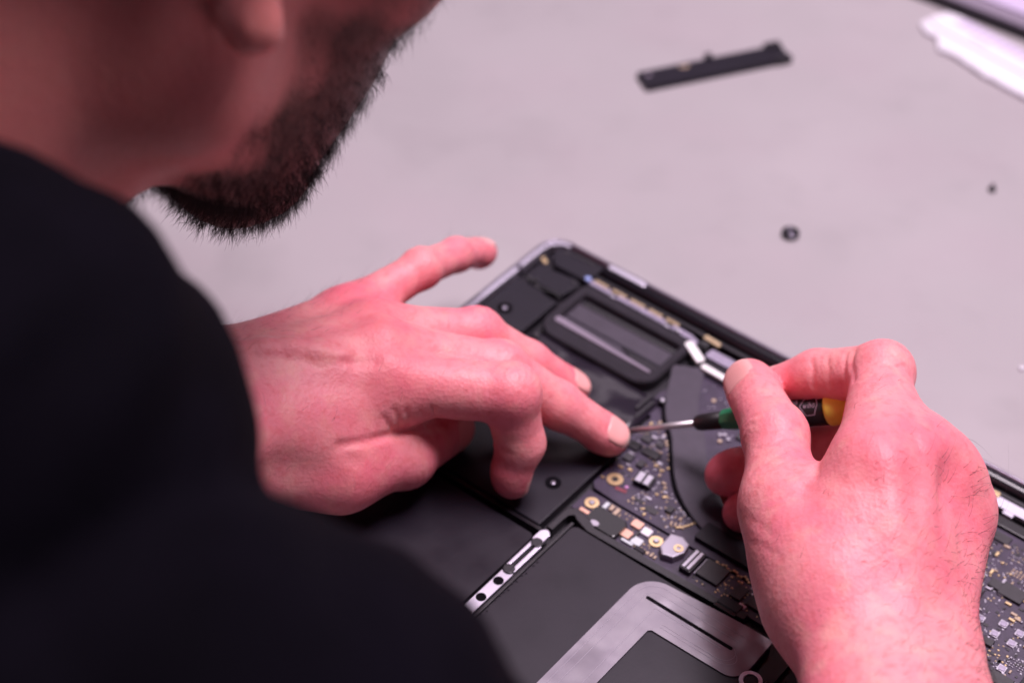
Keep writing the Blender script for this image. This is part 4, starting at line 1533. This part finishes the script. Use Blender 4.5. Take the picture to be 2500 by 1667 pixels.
# ---- shirt
P, Q, N = surface_net(shirt_fn, (-.80, .0, -.45), (.28, .86, .42), .006)
ms = bpy.data.meshes.new('shirt')
ms.from_pydata(P.tolist(), [], Q.tolist())
tag(link('shirt', ms, 'black cotton', person, True), 'plain black short sleeved shirt')


# ---- finger nails: thin curved plates laid on the sculpted nail beds
def nail(hand, nm, chain, rad, dors, length=1.55, half=.72, back=.75):
    fn = hand.fn
    axd = unit(chain[3] - chain[2])
    dd = unit(dors[nm][3] - axd * (dors[nm][3] @ axd))
    sd = np.cross(axd, dd)
    r = rad[3]
    nu, nv = 12, 14
    S = np.linspace(-back * r, (length - back) * r, nv)
    T = np.linspace(-1, 1, nu)
    org, drs = [], []
    for s in S:
        k = (s - S[0]) / (S[-1] - S[0])
        wk = math.sqrt(max(0.0, 1 - (max(0, .30 - k) / .30) ** 2 * .75)) * math.sqrt(max(0.0, 1 - (max(0, k - .78) / .22) ** 2 * .45))
        for t in T:
            th = t * half * wk * 1.25
            dr_ = dd * math.cos(th) + sd * math.sin(th)
            org.append(chain[3] + axd * s + dr_ * r * 1.5)
            drs.append(dr_)
    org, drs = np.array(org, f32), np.array(drs, f32)
    dist = np.zeros(len(org), f32)
    for _ in range(14):
        dist += chunked(fn, org - drs * dist[:, None]) * f32(.8)
    base = org - drs * dist[:, None]
    tt = np.tile(T, nv)
    kk = np.repeat(np.linspace(0, 1, nv), nu)
    lift = .00022 * (1 - np.abs(tt) ** 4) * np.clip(kk * 6, 0.15, 1)
    top = base + drs * (lift + .00002)[:, None]
    bot = base - drs * .0006
    vs = np.concatenate([top, bot])
    fs = []
    for i in range(nv - 1):
        for j in range(nu - 1):
            a = i * nu + j
            fs.append((a, a + 1, a + nu + 1, a + nu))
    o_ = nv * nu
    rimv = [j for j in range(nu)] + [i * nu + nu - 1 for i in range(1, nv)] + [(nv - 1) * nu + j for j in range(nu - 2, -1, -1)] + [i * nu for i in range(nv - 2, 0, -1)]
    for a, b in zip(rimv, rimv[1:] + rimv[:1]):
        fs.append((a, a + o_, b + o_, b))
    mn = bpy.data.meshes.new('fingernail')
    mn.from_pydata(vs.tolist(), [], fs)
    mn.materials.append(MAT['fingernail']); mn.materials.append(MAT['nail tip'])
    for i in range((nv - 1) * (nu - 1)):
        if i // (nu - 1) >= nv - 3:
            mn.polygons[i].material_index = 1
    link('fingernail', mn, None, person, True)


for nm in ('index', 'middle', 'ring', 'pinky', 'thumb'):
    nail(left, nm, LC[nm], LR[nm], LD)
    nail(right, nm, RC[nm], RR[nm], RD)

# ---- hair: tapered three-sided strands
def strands(name, roots, dirs, curl, length, r0, material, parent, segs=4, seed=1, wild=.22):
    g = np.random.default_rng(seed)
    n = len(roots)
    L_ = (length * g.uniform(.35, 1.25, n))[:, None]
    d = dirs + g.normal(0, wild, (n, 3))
    d /= np.linalg.norm(d, axis=1, keepdims=True)
    c = curl + g.normal(0, .35, (n, 3)) * np.linalg.norm(curl, axis=1, keepdims=True)
    ring = []
    a = np.cross(d, g.normal(0, 1, (n, 3)))
    a /= np.linalg.norm(a, axis=1, keepdims=True)
    b = np.cross(d, a)
    vs = []
    for k in range(segs + 1):
        t = k / segs
        ctr = roots + (d * t + c * t * t) * L_ - d * .0008
        rr = r0 * (1 - .85 * t)
        for j in range(3):
            an = 2 * math.pi * j / 3
            vs.append(ctr + (a * math.cos(an) + b * math.sin(an)) * rr)
    vs = np.stack(vs, 1)                               # n, (segs+1)*3, 3
    m_ = (segs + 1) * 3
    fl = []
    for k in range(segs):
        for j in range(3):
            fl.append((k * 3 + j, k * 3 + (j + 1) % 3, k * 3 + 3 + (j + 1) % 3, k * 3 + 3 + j))
    fl = np.array(fl)
    F_ = (fl[None] + (np.arange(n) * m_)[:, None, None]).reshape(-1, 4)
    mh = bpy.data.meshes.new(name)
    mh.vertices.add(n * m_)
    mh.vertices.foreach_set('co', vs.reshape(-1).astype(f32))
    mh.loops.add(F_.size)
    mh.loops.foreach_set('vertex_index', F_.astype(np.int32).ravel())
    mh.polygons.add(len(F_))
    mh.polygons.foreach_set('loop_start', np.arange(0, F_.size, 4, dtype=np.int32))
    mh.polygons.foreach_set('use_smooth', np.ones(len(F_), bool))
    mh.update(calc_edges=True)
    o = link(name, mh, material, parent)
    o['kind'] = 'stuff'
    return o


rg = np.random.default_rng(5)
bw = bmask * (.30 + .70 * ss(-uh, 40, 80))
pick = rg.choice(len(VV), 30000, p=(bw / bw.sum()))
rt = VV[pick].astype(float) + rg.normal(0, .0012, (len(pick), 3))
dn_ = NN[pick].astype(float) * .55 + np.array(-HU * .55 + HF * .25)
strands('beard', rt, dn_, np.tile(-HU * .35 - HF * .1, (len(pick), 1)), .0042, .00008, 'beard hair', person, 3, 2, .5)

# hairs on the back of the right hand and forearm, finer ones on the left
def arm_hair(h_, nm, count, length, r0, seed):
    i0 = 0
    for P, Q, N, k in parts_:
        if k == nm:
            break
        i0 += len(P)
    ax_ = unit(h_.elbow - h_.wrist)
    s = (P - h_.wrist) @ ax_                            # + up the arm
    up = N @ h_.n
    sidev = (P - h_.wrist) @ h_.sp
    wgt = ss(up, -.15, .35) * (ss(s, -.085, .03) ** 2.0 * 1.0 + .025) * (1 + 1.2 * ss(-sidev, .010, .030)) * ss(-sidev, -.040, .004 if nm == 'right' else .0)
    wgt = wgt * ss(s, -.092, -.070)
    for kf in ('index', 'middle', 'ring', 'pinky'):     # tuft on each first finger bone
        mid = h_.ch[kf][0] * .35 + h_.ch[kf][1] * .65
        q = P - mid
        wgt = wgt + .07 * np.exp(-np.einsum('ij,ij->i', q, q) / .009 ** 2) * (N @ h_.dor[kf][1] > .45)
    g = np.random.default_rng(seed)
    pk = g.choice(len(P), count, p=wgt / wgt.sum())
    root = P[pk].astype(float)
    nn = N[pk].astype(float)
    flow = unit(-ax_ * .55 - h_.sp * .85)
    tang = flow - nn * (nn @ flow)[:, None]
    tang /= np.linalg.norm(tang, axis=1, keepdims=True)
    d = tang * .85 + nn * .38
    cl_ = -nn * .34 + np.cross(nn, tang) * g.normal(0, .45, (count, 1))
    return strands('arm_hair', root, d, cl_, length, r0, 'body hair', person, 5, seed)


arm_hair(right, 'right', 3300, .0115, .000058, 11)
arm_hair(left, 'left', 1100, .0065, .000036, 12)

# short hair on the head
def scalp(p):
    q = (p - HC.astype(f32)) @ HM.T.astype(f32) / f32(HS)
    d = ellip(p, hp(-8, 57, 0), HM, np.array([104, 88, 80]) * HS)
    line = (f32(18) + np.maximum(q[:, 0] - 10, 0) * 1.1 - np.maximum(-q[:, 0] - 30, 0) * .7 - q[:, 1]) * f32(HS)
    return np.maximum(d, line)


P, Q, N = surface_net(scalp, HC - .15, HC + .17, .004)
mh = bpy.data.meshes.new('hair')
mh.from_pydata(P.tolist(), [], Q.tolist())
mat('head hair', (0.02, 0.011, 0.009), 0.6, noise=0.4, nscale=700, bump=0.9, bscale=900)
link('hair', mh, 'head hair', person, True)
